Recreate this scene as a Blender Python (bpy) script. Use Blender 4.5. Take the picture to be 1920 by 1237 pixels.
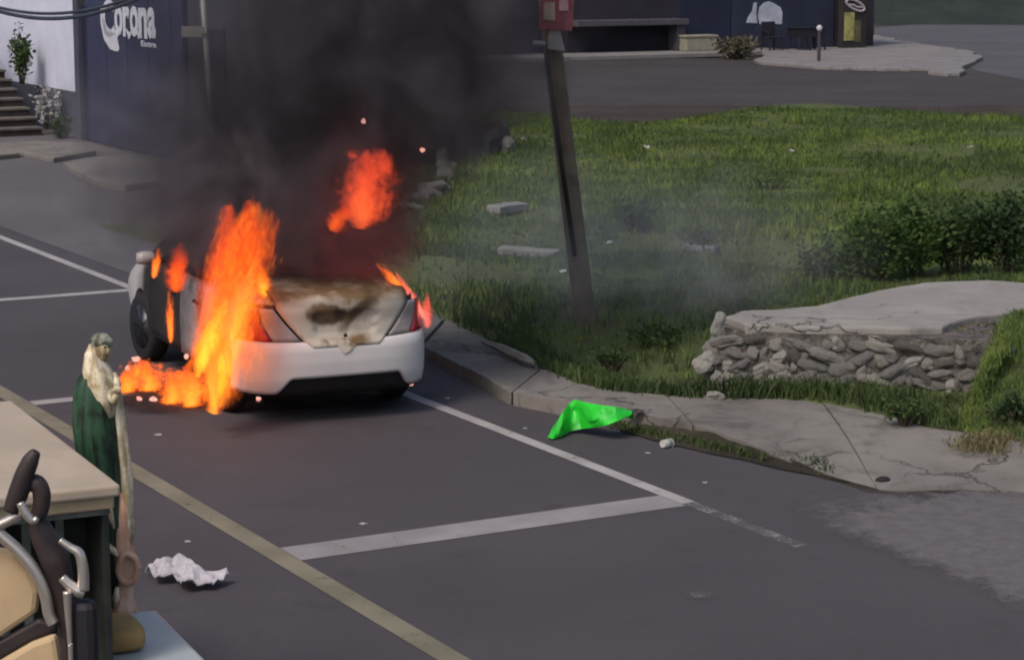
import bpy, bmesh, math, random
import numpy as np
from mathutils import Vector, Matrix, Euler, noise as mnoise

for o in list(bpy.data.objects):
    bpy.data.objects.remove(o)
SC = bpy.context.scene
COL = SC.collection
random.seed(7)
rng = np.random.default_rng(7)

# ------------------------------------------------------------------ camera
F = 4200.0                      # focal length in photograph pixels (1920 wide)
H = 3.6                         # height of the eye above the road
TP = 714.5 / F
PITCH = math.atan(TP)
cam_d = bpy.data.cameras.new('camera')
cam = bpy.data.objects.new('camera', cam_d)
COL.objects.link(cam)
cam.location = (0, 0, H)
cam.rotation_euler = (math.pi / 2 - PITCH, 0, 0)
cam_d.sensor_width = 36
cam_d.lens = F / 1920 * 36
cam_d.clip_start = 0.1
cam_d.clip_end = 2000
SC.camera = cam

# ------------------------------------------------------------------ light
SUN_EL, SUN_AZ = math.radians(52), math.radians(215)   # azimuth from +Y clockwise: behind the camera, to the left
W = bpy.data.worlds.new('World')
SC.world = W
W.use_nodes = True
wn = W.node_tree
sky = wn.nodes.new('ShaderNodeTexSky')
sky.sky_type = 'NISHITA'
sky.sun_disc = False
sky.sun_elevation = SUN_EL
sky.sun_rotation = SUN_AZ
sky.dust_density = 4.0
sky.air_density = 1.0
sky.ozone_density = 0.6
bgn = wn.nodes['Background']
wn.links.new(sky.outputs[0], bgn.inputs[0])
bgn.inputs[1].default_value = 0.10
sun_d = bpy.data.lights.new('sun', 'SUN')
sun_d.energy = 1.3
sun_d.angle = math.radians(14)
sun_d.color = (1.0, 0.93, 0.84)
sun = bpy.data.objects.new('sun', sun_d)
COL.objects.link(sun)
sdir = Vector((math.sin(SUN_AZ) * math.cos(SUN_EL), math.cos(SUN_AZ) * math.cos(SUN_EL), math.sin(SUN_EL)))
sun.rotation_euler = sdir.to_track_quat('Z', 'Y').to_euler()
sun.location = sdir * 60
vs = SC.view_settings
vs.view_transform = 'Standard'
vs.look = 'None'
vs.exposure = 0.28
vs.gamma = 1.0
vs.use_curve_mapping = False
SC.render.engine = 'CYCLES'
cy = SC.cycles
cy.use_denoising = True
try:
    cy.denoiser = 'OPENIMAGEDENOISE'
except Exception:
    pass
cy.use_adaptive_sampling = True
cy.adaptive_threshold = 0.03
cy.filter_width = 2.1
cy.max_bounces = 5
cy.diffuse_bounces = 2
cy.glossy_bounces = 2
cy.transparent_max_bounces = 12
cy.volume_bounces = 0
cy.volume_step_rate = 2.5
cy.volume_max_steps = 128

# ------------------------------------------------------------------ helpers
def ray(px, py):
    s, c = math.sin(PITCH), math.cos(PITCH)
    v = 618.5 - py
    return Vector((px - 960.0, F * c + v * s, -F * s + v * c))

def G(px, py, z=0.0):
    d = ray(px, py)
    t = (z - H) / d.z
    return Vector((d.x * t, d.y * t, z))

def AT(px, py, Y):
    d = ray(px, py)
    t = Y / d.y
    return Vector((d.x * t, Y, H + d.z * t))

RA = math.radians(29.0)
U = Vector((-math.sin(RA), math.cos(RA), 0))     # along the road, away
Nn = Vector((math.cos(RA), math.sin(RA), 0))     # across the road, to the right
def RW(q, s, z=0.0):
    v = Nn * q + U * s
    return Vector((v.x, v.y, z))
def QS(p):
    return p.x * Nn.x + p.y * Nn.y, p.x * U.x + p.y * U.y

def tag(o, label, cat, group=None):
    o['label'] = label
    o['category'] = cat
    if group:
        o['group'] = group
    return o

def structure(o):
    o['kind'] = 'structure'
    return o

def stuff(o):
    o['kind'] = 'stuff'
    return o

def empty(name, loc=(0, 0, 0), rz=0.0, mat=None):
    o = bpy.data.objects.new(name, None)
    o.empty_display_size = 0.1
    COL.objects.link(o)
    if mat is not None:
        o.matrix_world = mat
    else:
        o.location = loc
        o.rotation_euler = (0, 0, rz)
    return o

class MB:
    def __init__(self):
        self.v = []
        self.f = []
    def add(self, vs_, fs_):
        b = len(self.v)
        self.v += [tuple(p) for p in vs_]
        self.f += [tuple(i + b for i in f) for f in fs_]
        return self
    def box(self, c, size, rot=None):
        hx, hy, hz = size[0] / 2, size[1] / 2, size[2] / 2
        vs_ = []
        for x in (-hx, hx):
            for y in (-hy, hy):
                for z in (-hz, hz):
                    p = Vector((x, y, z))
                    if rot is not None:
                        p = rot @ p
                    vs_.append(p + Vector(c))
        return self.add(vs_, [(0, 1, 3, 2), (4, 6, 7, 5), (0, 4, 5, 1), (2, 3, 7, 6), (0, 2, 6, 4), (1, 5, 7, 3)])
    def bx(self, x0, x1, y0, y1, z0, z1):
        return self.box(((x0 + x1) / 2, (y0 + y1) / 2, (z0 + z1) / 2), (x1 - x0, y1 - y0, z1 - z0))
    def tube(self, pts, rad, n=10, caps=True):
        pts = [Vector(p) for p in pts]
        if not hasattr(rad, '__len__'):
            rad = [rad] * len(pts)
        vs_, fs_ = [], []
        prev = None
        for i, p in enumerate(pts):
            a = pts[max(0, i - 1)]
            b = pts[min(len(pts) - 1, i + 1)]
            t = (b - a).normalized()
            if prev is None:
                ref = Vector((0, 0, 1)) if abs(t.z) < 0.9 else Vector((1, 0, 0))
                x = t.cross(ref).normalized()
            else:
                x = (prev - t * prev.dot(t)).normalized()
            prev = x
            y = t.cross(x)
            for k in range(n):
                an = 2 * math.pi * k / n
                vs_.append(p + (x * math.cos(an) + y * math.sin(an)) * rad[i])
        for i in range(len(pts) - 1):
            for k in range(n):
                k2 = (k + 1) % n
                fs_.append((i * n + k, i * n + k2, (i + 1) * n + k2, (i + 1) * n + k))
        if caps:
            fs_.append(tuple(range(n - 1, -1, -1)))
            fs_.append(tuple((len(pts) - 1) * n + k for k in range(n)))
        return self.add(vs_, fs_)
    def lathe(self, prof, n=24, axis='z', c=(0, 0, 0)):
        vs_, fs_ = [], []
        for (r, h) in prof:
            for k in range(n):
                a = 2 * math.pi * k / n
                if axis == 'z':
                    p = (r * math.cos(a), r * math.sin(a), h)
                else:
                    p = (h, r * math.cos(a), r * math.sin(a))
                vs_.append(Vector(p) + Vector(c))
        m = len(prof)
        for i in range(m - 1):
            for k in range(n):
                k2 = (k + 1) % n
                fs_.append((i * n + k, i * n + k2, (i + 1) * n + k2, (i + 1) * n + k))
        fs_.append(tuple(range(n - 1, -1, -1)))
        fs_.append(tuple((m - 1) * n + k for k in range(n)))
        return self.add(vs_, fs_)
    def grid(self, rows):
        """rows: list of equal-length lists of points"""
        n = len(rows[0])
        vs_ = [p for r in rows for p in r]
        fs_ = [(i * n + k, i * n + k + 1, (i + 1) * n + k + 1, (i + 1) * n + k)
               for i in range(len(rows) - 1) for k in range(n - 1)]
        return self.add(vs_, fs_)
    def prism(self, poly, z0, z1):
        """poly: list of (x, y); closed solid between z0 and z1"""
        n = len(poly)
        vs_ = [(p[0], p[1], z0) for p in poly] + [(p[0], p[1], z1) for p in poly]
        fs_ = [tuple(range(n - 1, -1, -1)), tuple(range(n, 2 * n))]
        fs_ += [(k, (k + 1) % n, n + (k + 1) % n, n + k) for k in range(n)]
        return self.add(vs_, fs_)
    def build(self, name, mat, parent=None, smooth=False, bevel=0.0, solid=0.0, sub=0):
        me = bpy.data.meshes.new(name)
        me.from_pydata(self.v, [], self.f)
        bm = bmesh.new()
        bm.from_mesh(me)
        bmesh.ops.recalc_face_normals(bm, faces=bm.faces)
        bm.to_mesh(me)
        bm.free()
        me.update()
        o = bpy.data.objects.new(name, me)
        COL.objects.link(o)
        me.materials.append(mat)
        if smooth:
            me.polygons.foreach_set('use_smooth', [True] * len(me.polygons))
        if solid:
            m = o.modifiers.new('solid', 'SOLIDIFY')
            m.thickness = solid
            m.offset = 0
        if bevel:
            m = o.modifiers.new('bevel', 'BEVEL')
            m.width = bevel
            m.segments = 2
            m.limit_method = 'ANGLE'
        if sub:
            m = o.modifiers.new('sub', 'SUBSURF')
            m.levels = sub
            m.render_levels = sub
        if parent is not None:
            o.parent = parent
        return o

def link_copy(o, parent=None):
    c = o.copy()
    COL.objects.link(c)
    c.parent = parent
    return c

# --- node maths with operators
class E:
    def __init__(self, nt, s):
        self.nt = nt
        self.s = s
    def _op(self, op, *others, clamp=False):
        n = self.nt.nodes.new('ShaderNodeMath')
        n.operation = op
        n.use_clamp = clamp
        for i, v in enumerate((self,) + others):
            if isinstance(v, E):
                self.nt.links.new(v.s, n.inputs[i])
            else:
                n.inputs[i].default_value = v
        return E(self.nt, n.outputs[0])
    def __add__(self, o): return self._op('ADD', o)
    __radd__ = __add__
    def __sub__(self, o): return self._op('SUBTRACT', o)
    def __rsub__(self, o): return (self * -1.0) + o
    def __mul__(self, o): return self._op('MULTIPLY', o)
    __rmul__ = __mul__
    def __truediv__(self, o): return self._op('DIVIDE', o)
    def __pow__(self, o): return self._op('POWER', o)
    def clamp(self): return self._op('ADD', 0.0, clamp=True)
    def max(self, o): return self._op('MAXIMUM', o)
    def min(self, o): return self._op('MINIMUM', o)
    def abs(self): return self._op('ABSOLUTE')
    def sqrt(self): return self._op('SQRT')
    def ss(self, a, b):
        n = self.nt.nodes.new('ShaderNodeMapRange')
        n.interpolation_type = 'SMOOTHSTEP'
        self.nt.links.new(self.s, n.inputs[0])
        n.inputs[1].default_value = a
        n.inputs[2].default_value = b
        return E(self.nt, n.outputs[0])

class NT:
    def __init__(self, name):
        self.m = bpy.data.materials.new(name)
        self.m.use_nodes = True
        self.t = self.m.node_tree
        for n in list(self.t.nodes):
            self.t.nodes.remove(n)
        self.out = self.t.nodes.new('ShaderNodeOutputMaterial')
    def node(self, typ, **kw):
        n = self.t.nodes.new(typ)
        for k, v in kw.items():
            setattr(n, k, v)
        return n
    def link(self, a, b):
        self.t.links.new(a.s if isinstance(a, E) else a, b)
    def coord(self, kind='Object'):
        return self.node('ShaderNodeTexCoord').outputs[kind]
    def mapping(self, sock, scale=(1, 1, 1), loc=(0, 0, 0)):
        n = self.node('ShaderNodeMapping')
        self.link(sock, n.inputs[0])
        n.inputs['Scale'].default_value = scale
        n.inputs['Location'].default_value = loc
        return n.outputs[0]
    def xyz(self, sock):
        n = self.node('ShaderNodeSeparateXYZ')
        self.link(sock, n.inputs[0])
        return [E(self.t, n.outputs[i]) for i in range(3)]
    def noise(self, sock, scale, detail=3, rough=0.5, dist=0.0, col=False):
        n = self.node('ShaderNodeTexNoise')
        if sock is not None:
            self.link(sock, n.inputs['Vector'])
        n.inputs['Scale'].default_value = scale
        n.inputs['Detail'].default_value = detail
        n.inputs['Roughness'].default_value = rough
        n.inputs['Distortion'].default_value = dist
        return n.outputs['Color'] if col else E(self.t, n.outputs['Fac'])
    def mix(self, fac, a, b):
        n = self.node('ShaderNodeMix', data_type='RGBA')
        if isinstance(fac, E):
            self.link(fac, n.inputs[0])
        else:
            n.inputs[0].default_value = fac
        for i, v in ((6, a), (7, b)):
            if isinstance(v, (tuple, list)):
                n.inputs[i].default_value = (v[0], v[1], v[2], 1)
            else:
                self.link(v, n.inputs[i])
        return n.outputs[2]
    def bsdf(self, color, rough=0.8, metal=0.0, bump=None, bump_d=0.01, spec=0.4, coat=0.0, alpha=None, sss=0.0):
        n = self.node('ShaderNodeBsdfPrincipled')
        if isinstance(color, (tuple, list)):
            n.inputs['Base Color'].default_value = (color[0], color[1], color[2], 1)
        else:
            self.link(color, n.inputs['Base Color'])
        if isinstance(rough, E):
            self.link(rough, n.inputs['Roughness'])
        else:
            n.inputs['Roughness'].default_value = rough
        n.inputs['Metallic'].default_value = metal
        n.inputs['Specular IOR Level'].default_value = spec
        n.inputs['Coat Weight'].default_value = coat
        if alpha is not None:
            self.link(alpha, n.inputs['Alpha'])
        if bump is not None:
            b = self.node('ShaderNodeBump')
            b.inputs['Distance'].default_value = bump_d
            b.inputs['Strength'].default_value = 1.0
            self.link(bump, b.inputs['Height'])
            self.link(b.outputs[0], n.inputs['Normal'])
        self.link(n.outputs[0], self.out.inputs['Surface'])
        return self.m

def plain(name, col, rough=0.7, metal=0.0, var=0.18, scale=6.0, bump=0.0, spec=0.4, coat=0.0, world=False, dirt=None):
    t = NT(name)
    c = t.node('ShaderNodeNewGeometry').outputs['Position'] if world else t.coord()
    f = t.noise(c, scale, 4, 0.6)
    d = tuple(x * (1 - var) for x in col)
    b = tuple(min(1, x * (1 + var)) for x in col)
    cc = t.mix(f.ss(0.3, 0.7), d, b)
    if dirt:
        g = t.noise(c, scale * 0.35, 5, 0.65)
        cc = t.mix(g.ss(0.5, 0.75) * dirt[1], cc, dirt[0])
    bp = None
    if bump:
        bp = t.noise(c, scale * 4, 3, 0.6)
    return t.bsdf(cc, rough, metal, bp, bump, spec, coat)

M = {}
# asphalt in world space so that sheets agree
def asphalt(name, base, patch, grain=1.0, stain=0.35):
    t = NT(name)
    c = t.node('ShaderNodeNewGeometry').outputs['Position']
    big = t.noise(c, 0.35, 4, 0.55)
    mid = t.noise(c, 2.4, 4, 0.6)
    fine = t.noise(c, 70, 2, 0.6)
    fine2 = t.noise(c, 190, 1, 0.5)
    col = t.mix(big.ss(0.35, 0.65), base, patch)
    col = t.mix(mid.ss(0.55, 0.8) * stain, col, tuple(x * 0.6 for x in base))
    col = t.mix(fine.ss(0.45, 0.8) * 0.35 * grain, col, tuple(min(1, x * 2.0) for x in base))
    col = t.mix(fine2.ss(0.55, 0.85) * 0.3 * grain, col, tuple(x * 0.45 for x in base))
    oil = t.noise(c, 1.1, 5, 0.7, 1.0)
    col = t.mix(oil.ss(0.60, 0.74) * 0.45, col, tuple(x * 0.55 for x in base))
    dust = t.noise(c, 0.8, 6, 0.75, 0.5)
    col = t.mix(dust.ss(0.55, 0.8) * 0.4, col, tuple(min(1, x * 1.7) for x in base))
    return t.bsdf(col, 0.85, 0, fine + mid * 0.5, 0.004, 0.25)
M['asphalt'] = asphalt('asphalt', (0.062, 0.056, 0.064), (0.074, 0.067, 0.075))
M['asphalt_old'] = asphalt('old_asphalt', (0.10, 0.093, 0.10), (0.12, 0.112, 0.118), 1.0, 0.5)
M['asphalt_back'] = asphalt('back_asphalt', (0.048, 0.041, 0.042), (0.06, 0.053, 0.053), 0.6, 0.7)
M['asphalt_far'] = asphalt('far_asphalt', (0.085, 0.08, 0.09), (0.1, 0.094, 0.105), 0.6, 0.5)
def concrete(name, a, b, dirt, amt=0.6):
    t = NT(name)
    c = t.node('ShaderNodeNewGeometry').outputs['Position']
    big = t.noise(c, 0.9, 5, 0.6)
    mid = t.noise(c, 4.0, 5, 0.65)
    fine = t.noise(c, 60, 2, 0.6)
    col = t.mix(big.ss(0.35, 0.65), a, b)
    col = t.mix(mid.ss(0.5, 0.78) * amt, col, dirt)
    col = t.mix(fine.ss(0.5, 0.8) * 0.25, col, tuple(x * 0.6 for x in a))
    wv = t.node('ShaderNodeVectorMath', operation='ADD')
    t.link(c, wv.inputs[0])
    sc_ = t.node('ShaderNodeVectorMath', operation='SCALE')
    t.link(t.noise(c, 2.0, 4, 0.6, col=True), sc_.inputs[0]); sc_.inputs['Scale'].default_value = 0.7
    t.link(sc_.outputs[0], wv.inputs[1])
    vo = t.node('ShaderNodeTexVoronoi', feature='DISTANCE_TO_EDGE')
    t.link(wv.outputs[0], vo.inputs['Vector']); vo.inputs['Scale'].default_value = 0.9
    crack = (1.0 - E(t.t, vo.outputs['Distance']).ss(0.002, 0.016)) * t.noise(c, 0.8, 2).ss(.45, .62)
    st = t.noise(c, 1.6, 5, 0.7, 0.8)
    col = t.mix(st.ss(0.52, 0.72) * amt, col, tuple(x * 0.55 for x in a))
    col = t.mix(crack * 0.5, col, tuple(x * 0.3 for x in dirt))
    return t.bsdf(col, 0.9, 0, fine + mid * 2.0 - crack * 3.0, 0.006, 0.2)
M['concrete'] = concrete('concrete', (0.165, 0.152, 0.142), (0.225, 0.21, 0.195), (0.10, 0.088, 0.072), 0.75)
M['concrete_pale'] = concrete('pale_concrete', (0.27, 0.255, 0.24), (0.33, 0.31, 0.29), (0.18, 0.165, 0.14), 0.4)
M['concrete_far'] = concrete('far_concrete', (0.20, 0.185, 0.185), (0.24, 0.225, 0.225), (0.13, 0.12, 0.115))
def line_mat(name, col, wear0, wear1):
    t = NT(name)
    c = t.node('ShaderNodeNewGeometry').outputs['Position']
    n1 = t.noise(c, 5.0, 5, 0.7)
    n2 = t.noise(c, 45, 3, 0.6)
    a = (n1 * 0.65 + n2 * 0.35).ss(wear0, wear1)
    cc = t.mix(t.noise(c, 2.0, 3).ss(0.3, 0.7), col, tuple(x * 0.75 for x in col))
    return t.bsdf(cc, 0.8, alpha=1.0 - a * 0.92, spec=0.2)
M['line_white'] = line_mat('white_road_paint', (0.40, 0.375, 0.375), 0.55, 0.72)
M['line_bay'] = line_mat('bay_road_paint', (0.31, 0.29, 0.30), 0.56, 0.75)
M['line_yellow'] = line_mat('yellow_road_paint', (0.225, 0.205, 0.15), 0.54, 0.74)
M['line_worn'] = line_mat('worn_road_paint', (0.30, 0.28, 0.285), 0.40, 0.56)
def soil_mat(name, a, b, c3):
    t = NT(name)
    c = t.node('ShaderNodeNewGeometry').outputs['Position']
    n1 = t.noise(c, 0.5, 5, 0.6)
    n2 = t.noise(c, 3.5, 5, 0.65)
    n3 = t.noise(c, 40, 3, 0.6)
    col = t.mix(n1.ss(0.38, 0.62), a, b)
    col = t.mix(n2.ss(0.5, 0.75), col, c3)
    col = t.mix(n3.ss(0.5, 0.8) * 0.5, col, tuple(x * 0.5 for x in a))
    return t.bsdf(col, 0.95, 0, n3 + n2 * 3, 0.02, 0.1)
M['field'] = soil_mat('field_turf', (0.085, 0.105, 0.045), (0.105, 0.13, 0.05), (0.085, 0.085, 0.055))
M['dirt'] = soil_mat('dirt', (0.058, 0.047, 0.044), (0.074, 0.06, 0.054), (0.045, 0.038, 0.036))
M['gutter'] = soil_mat('gutter_silt', (0.034, 0.030, 0.026), (0.06, 0.052, 0.04), (0.038, 0.04, 0.022))
M['hill'] = soil_mat('hill_scrub', (0.03, 0.04, 0.036), (0.04, 0.052, 0.045), (0.025, 0.03, 0.03))
def leaf_mat(name, a, b, trans=0.25):
    t = NT(name)
    c = t.node('ShaderNodeNewGeometry').outputs['Position']
    n1 = t.noise(c, 0.7, 3, 0.55)
    n2 = t.noise(c, 9.0, 3, 0.6)
    n0 = t.noise(c, 0.22, 3, 0.6)
    f = (n0 * 0.35 + n1 * 0.4 + n2 * 0.25).ss(0.40, 0.60)
    col = t.mix(f, a, b)
    p = t.node('ShaderNodeBsdfPrincipled')
    t.link(col, p.inputs['Base Color'])
    p.inputs['Roughness'].default_value = 0.65
    p.inputs['Specular IOR Level'].default_value = 0.25
    tr = t.node('ShaderNodeBsdfTranslucent')
    t.link(col, tr.inputs[0])
    mx = t.node('ShaderNodeMixShader')
    mx.inputs[0].default_value = trans
    t.link(p.outputs[0], mx.inputs[1])
    t.link(tr.outputs[0], mx.inputs[2])
    t.link(mx.outputs[0], t.out.inputs['Surface'])
    return t.m
M['grass'] = leaf_mat('grass_blades', (0.072, 0.118, 0.04), (0.22, 0.29, 0.065))
M['grass_dark'] = leaf_mat('dark_grass', (0.05, 0.078, 0.03), (0.085, 0.125, 0.038))
M['leaf'] = leaf_mat('bush_leaves', (0.045, 0.085, 0.022), (0.11, 0.18, 0.04))
M['leaf_dark'] = leaf_mat('dark_bush_leaves', (0.028, 0.055, 0.02), (0.065, 0.108, 0.032))
M['leaf_pale'] = leaf_mat('pale_dusty_leaves', (0.22, 0.21, 0.2), (0.42, 0.41, 0.42), 0.2)
M['dry'] = leaf_mat('dry_grass', (0.16, 0.14, 0.07), (0.25, 0.22, 0.12))
M['bark'] = plain('stem_bark', (0.07, 0.055, 0.04), 0.9, scale=12)

# ================================================================== SETTING
def sheet(name, pts, mat, z, parent=None):
    mb = MB()
    mb.add([(p[0], p[1], z) for p in pts], [tuple(range(len(pts)))])
    return mb.build(name, mat, parent)

big = MB()
big.add([(-900, -60, -0.03), (900, -60, -0.03), (900, 1500, -0.03), (-900, 1500, -0.03)], [(0, 1, 2, 3)])
structure(big.build('ground', M['dirt']))

road = structure(sheet('road', [RW(-9, -30), RW(9.4, -30), RW(9.4, 150), RW(-9, 150)], M['asphalt'], 0.0))
q_edge = QS(G(1000, 828))[0]
print('edge q', q_edge, [QS(G(*p)) for p in ((790, 750), (1300, 940), (100, 484), (240, 880), (600, 1085), (870, 1237))])
def strip(name, q0, q1, s0, s1, mat, n=1):
    return sheet(name, [RW(q0, s0), RW(q1, s0), RW(q1, s1), RW(q0, s1)], mat, 0.004, road)
QE = 7.98
QY = 5.10
strip('edge_line', QE - 0.055, QE + 0.055, 12.0, 70, M['line_white'])
strip('edge_line', QE - 0.05, QE + 0.05, 10.75, 12.0, M['line_worn'])
strip('centre_line', QY - 0.075, QY + 0.075, 2, 70, M['line_yellow'])
for s in (12.1, 17.3, 22.7, 28.0, 33.3):
    w = 0.16 if s < 14 else 0.085
    strip('bay_line', QY + 0.08, QE - 0.06, s - w, s + w, M['line_bay'] if s < 14 else M['line_white'])

# lighter worn driveway asphalt at lower right
def P2(l, z=0.0):
    return [G(a, b, z) for a, b in l]
def wavy(pts, amp, seed, n=8):
    out = []
    for i in range(len(pts)):
        a, b = Vector(pts[i]), Vector(pts[(i + 1) % len(pts)])
        for k in range(n):
            p = a.lerp(b, k / n)
            j = mnoise.noise_vector(p * 3.1 + Vector((seed, seed, 0)))
            out.append(Vector((p.x + j.x * amp, p.y + j.y * amp, p.z)))
    return out
# old asphalt shoulder on the left, beyond the edge line
def mottled(name, base):
    t = NT(name)
    c = t.node('ShaderNodeNewGeometry').outputs['Position']
    n1 = t.noise(c, 0.9, 6, 0.7, 0.6); n2 = t.noise(c, 9, 4, 0.7); n3 = t.noise(c, 70, 2, 0.6)
    col = t.mix(n2.ss(.35, .7), base, tuple(x * 1.3 for x in base))
    col = t.mix(n3.ss(.5, .8) * .4, col, tuple(x * .5 for x in base))
    at = t.node('ShaderNodeAttribute'); at.attribute_name = 'fade'
    fd = E(t.t, at.outputs['Fac'])
    return t.bsdf(col, .9, 0, n3, .004, .2, alpha=((n1 * .75 + n2 * .25) + fd * .75 - .55).ss(.02, .40) * .92)
def soft_sheet(name, pts, mat, z, rings=(0.0, 0.12, 0.3, 0.55), top=1.0, full=0.3):
    c = sum((Vector((p[0], p[1], 0)) for p in pts), Vector()) / len(pts)
    mb = MB(); n = len(pts)
    rows = []
    for r in rings:
        for p in pts:
            q = Vector((p[0], p[1], 0)).lerp(c, r)
            rows.append((q.x, q.y, z))
    fs = [(i * n + k, i * n + (k + 1) % n, (i + 1) * n + (k + 1) % n, (i + 1) * n + k) for i in range(len(rings) - 1) for k in range(n)]
    fs.append(tuple((len(rings) - 1) * n + k for k in range(n)))
    mb.add(rows, fs)
    o = mb.build(name, mat)
    at = o.data.attributes.new('fade', 'FLOAT', 'POINT')
    at.data.foreach_set('value', [min(1.0, r / full) * top for r in rings for _ in range(n)])
    return o
M['mottled'] = mottled('scuffed_concrete_dust', (0.125, 0.115, 0.118))
structure(soft_sheet('driveway', wavy(P2([(1420, 935), (1540, 900), (1650, 885), (1800, 880), (2050, 900), (2400, 1010), (2300, 1190), (2050, 1200),
                                (1920, 1190), (1780, 1110), (1600, 1035), (1470, 985)], 0.006), 0.06, 1.0, 10), M['mottled'], 0.006, (0.0, 0.1, 0.22, 0.36, 0.6), 0.72, 0.6))
structure(sheet('shoulder', wavy([RW(8.3, 17.5), RW(9.3, 20.5), RW(9.6, 26.5), RW(14.2, 28.3), RW(14.2, 70), RW(8.3, 70)], 0.06, 5.0, 10), M['asphalt_old'], 0.006))
# gutter silt along the kerb
structure(sheet('gutter_silt', wavy(P2([(1150, 792), (1230, 788), (1330, 806), (1480, 838), (1660, 880), (1655, 915), (1540, 893), (1420, 868), (1270, 835), (1160, 808)], 0.01), 0.07, 2.0), M['gutter'], 0.01))

# pale worn patch on the asphalt near the camera
structure(soft_sheet('worn_patch', wavy(P2([(1262, 1112), (1300, 1104), (1345, 1110), (1352, 1120), (1320, 1130), (1275, 1126)], 0.006), 0.02, 4.0, 8), M['mottled'], 0.006, (0.0, 0.25, 0.5, 0.85), 0.42, 0.85))
# sidewalk with kerb: outer (kerb) edge and inner edge, from the far end to the near right
ZS = 0.11
outer = [RW(9.25, 23.4), RW(9.22, 21.6)] + P2([(790, 648), (880, 690), (960, 735), (1050, 752), (1190, 772), (1300, 797), (1450, 838), (1560, 866), (1645, 888), (1700, 893), (1800, 890), (2000, 900), (2400, 960)], ZS)
inner = [RW(10.0, 23.4), RW(9.95, 21.6)] + P2([(835, 598), (930, 644), (1015, 690), (1080, 716), (1150, 734), (1250, 741), (1340, 746), (1430, 745), (1540, 752), (1640, 772), (1730, 800), (2000, 838), (2500, 905)], ZS)
S_BEG = QS(G(1400, 822))[1]; S_END = QS(G(1690, 893))[1]
def rough_line(pl, n=7, amp=0.02):
    out = []
    for i in range(len(pl) - 1):
        for k in range(n):
            p = pl[i].lerp(pl[i + 1], k / n)
            j = mnoise.noise_vector(p * 2.7) * amp + mnoise.noise_vector(p * 9.0) * amp * 0.5
            out.append(Vector((p.x + j.x, p.y + j.y, p.z)))
    out.append(pl[-1])
    return out
def slabs(name, outer, inner, z, parent, mat, step=1):
    """pavement slabs with joints: one slab between successive pairs of points"""
    res = []
    cuts = [0, 2, 4, 7, 10, len(outer) - 1]
    for i, i2 in zip(cuts[:-1], cuts[1:]):
        j = 0.006
        po = [Vector(p) for p in outer[i:i2 + 1]]; pi_ = [Vector(p) for p in inner[i:i2 + 1]]
        po[0] = po[0].lerp(po[1], 0.015); po[-1] = po[-1].lerp(po[-2], 0.015)
        pi_[0] = pi_[0].lerp(pi_[1], 0.015); pi_[-1] = pi_[-1].lerp(pi_[-2], 0.015)
        dz = random.uniform(-0.006, 0.006)
        ro, ri = rough_line(po), rough_line(pi_)
        rows = []
        for v in np.linspace(0, 1, 7):
            row = []
            for a, b in zip(ro, ri):
                p = a.lerp(b, v)
                s_ = p.x * U.x + p.y * U.y
                k_ = max(0.0, min(1.0, (s_ - S_END) / (S_BEG - S_END))); k_ = k_ * k_ * (3 - 2 * k_)
                k_ = k_ + (1 - k_) * v ** .8
                row.append((p.x, p.y, 0.012 + (z + dz - 0.012) * k_ + 0.006 * mnoise.noise(p * 2.3)))
            rows.append(row)
        rows = [[(p[0], p[1], -.02) for p in rows[0]]] + rows + [[(p[0], p[1], -.02) for p in rows[-1]]]
        mb = MB(); mb.grid(rows)
        for e_ in (0, len(rows[0]) - 1):
            b0 = len(mb.v)
            mb.add([r[e_] for r in rows], [tuple(range(len(rows)))])
        res.append(mb.build(name, mat, parent))
    return res
sw = MB()
sw_poly = [(p.x, p.y) for p in outer] + [(p.x, p.y) for p in reversed(inner)]
core = [o_.lerp(i_, 0.06 if k_ < 9 else 0.5) for k_, (o_, i_) in enumerate(zip([Vector(p) for p in outer], [Vector(p) for p in inner]))]
sw.prism([(p.x, p.y) for p in core] + [(p.x, p.y) for p in reversed(inner)], -0.02, 0.0)
sidewalk = structure(sw.build('sidewalk', M['dirt']))
slabs('pavement_slab', outer, inner, ZS, sidewalk, M['concrete'])
# wedge of silt and moss against the kerb
rows = []
for k in range(61):
    t = k / 60 * 6 + 6
    i = min(int(t), 11)
    a = Vector(outer[i]).lerp(Vector(outer[i + 1]), t - i)
    e = math.sin(k / 60 * math.pi) ** 0.5
    out_ = Vector((-Nn.x * .3 + U.x * -.9, -Nn.y * .3 + U.y * -.9, 0)).normalized()
    wd = (0.13 + 0.10 * mnoise.noise(a * 1.7) + 0.06 * mnoise.noise(a * 6)) * e + 0.02
    hz = (0.11 * max(.1, min(1, (QS(a)[1] - S_END) / (S_BEG - S_END))) + 0.03 * mnoise.noise(a * 3.1)) * e
    rows.append([(a.x - out_.x * .03, a.y - out_.y * .03, hz + .004), (a.x + out_.x * wd * .3, a.y + out_.y * wd * .3, hz * .72 + .004 + .012 * mnoise.noise(a * 11)),
                 (a.x + out_.x * wd * .7, a.y + out_.y * wd * .7, hz * .25 + .006 + .008 * mnoise.noise(a * 13)), (a.x + out_.x * wd * 1.3, a.y + out_.y * wd * 1.3, .002)])
mb = MB(); mb.grid(rows)
structure(mb.build('kerb_silt', M['gutter'], smooth=True))

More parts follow.
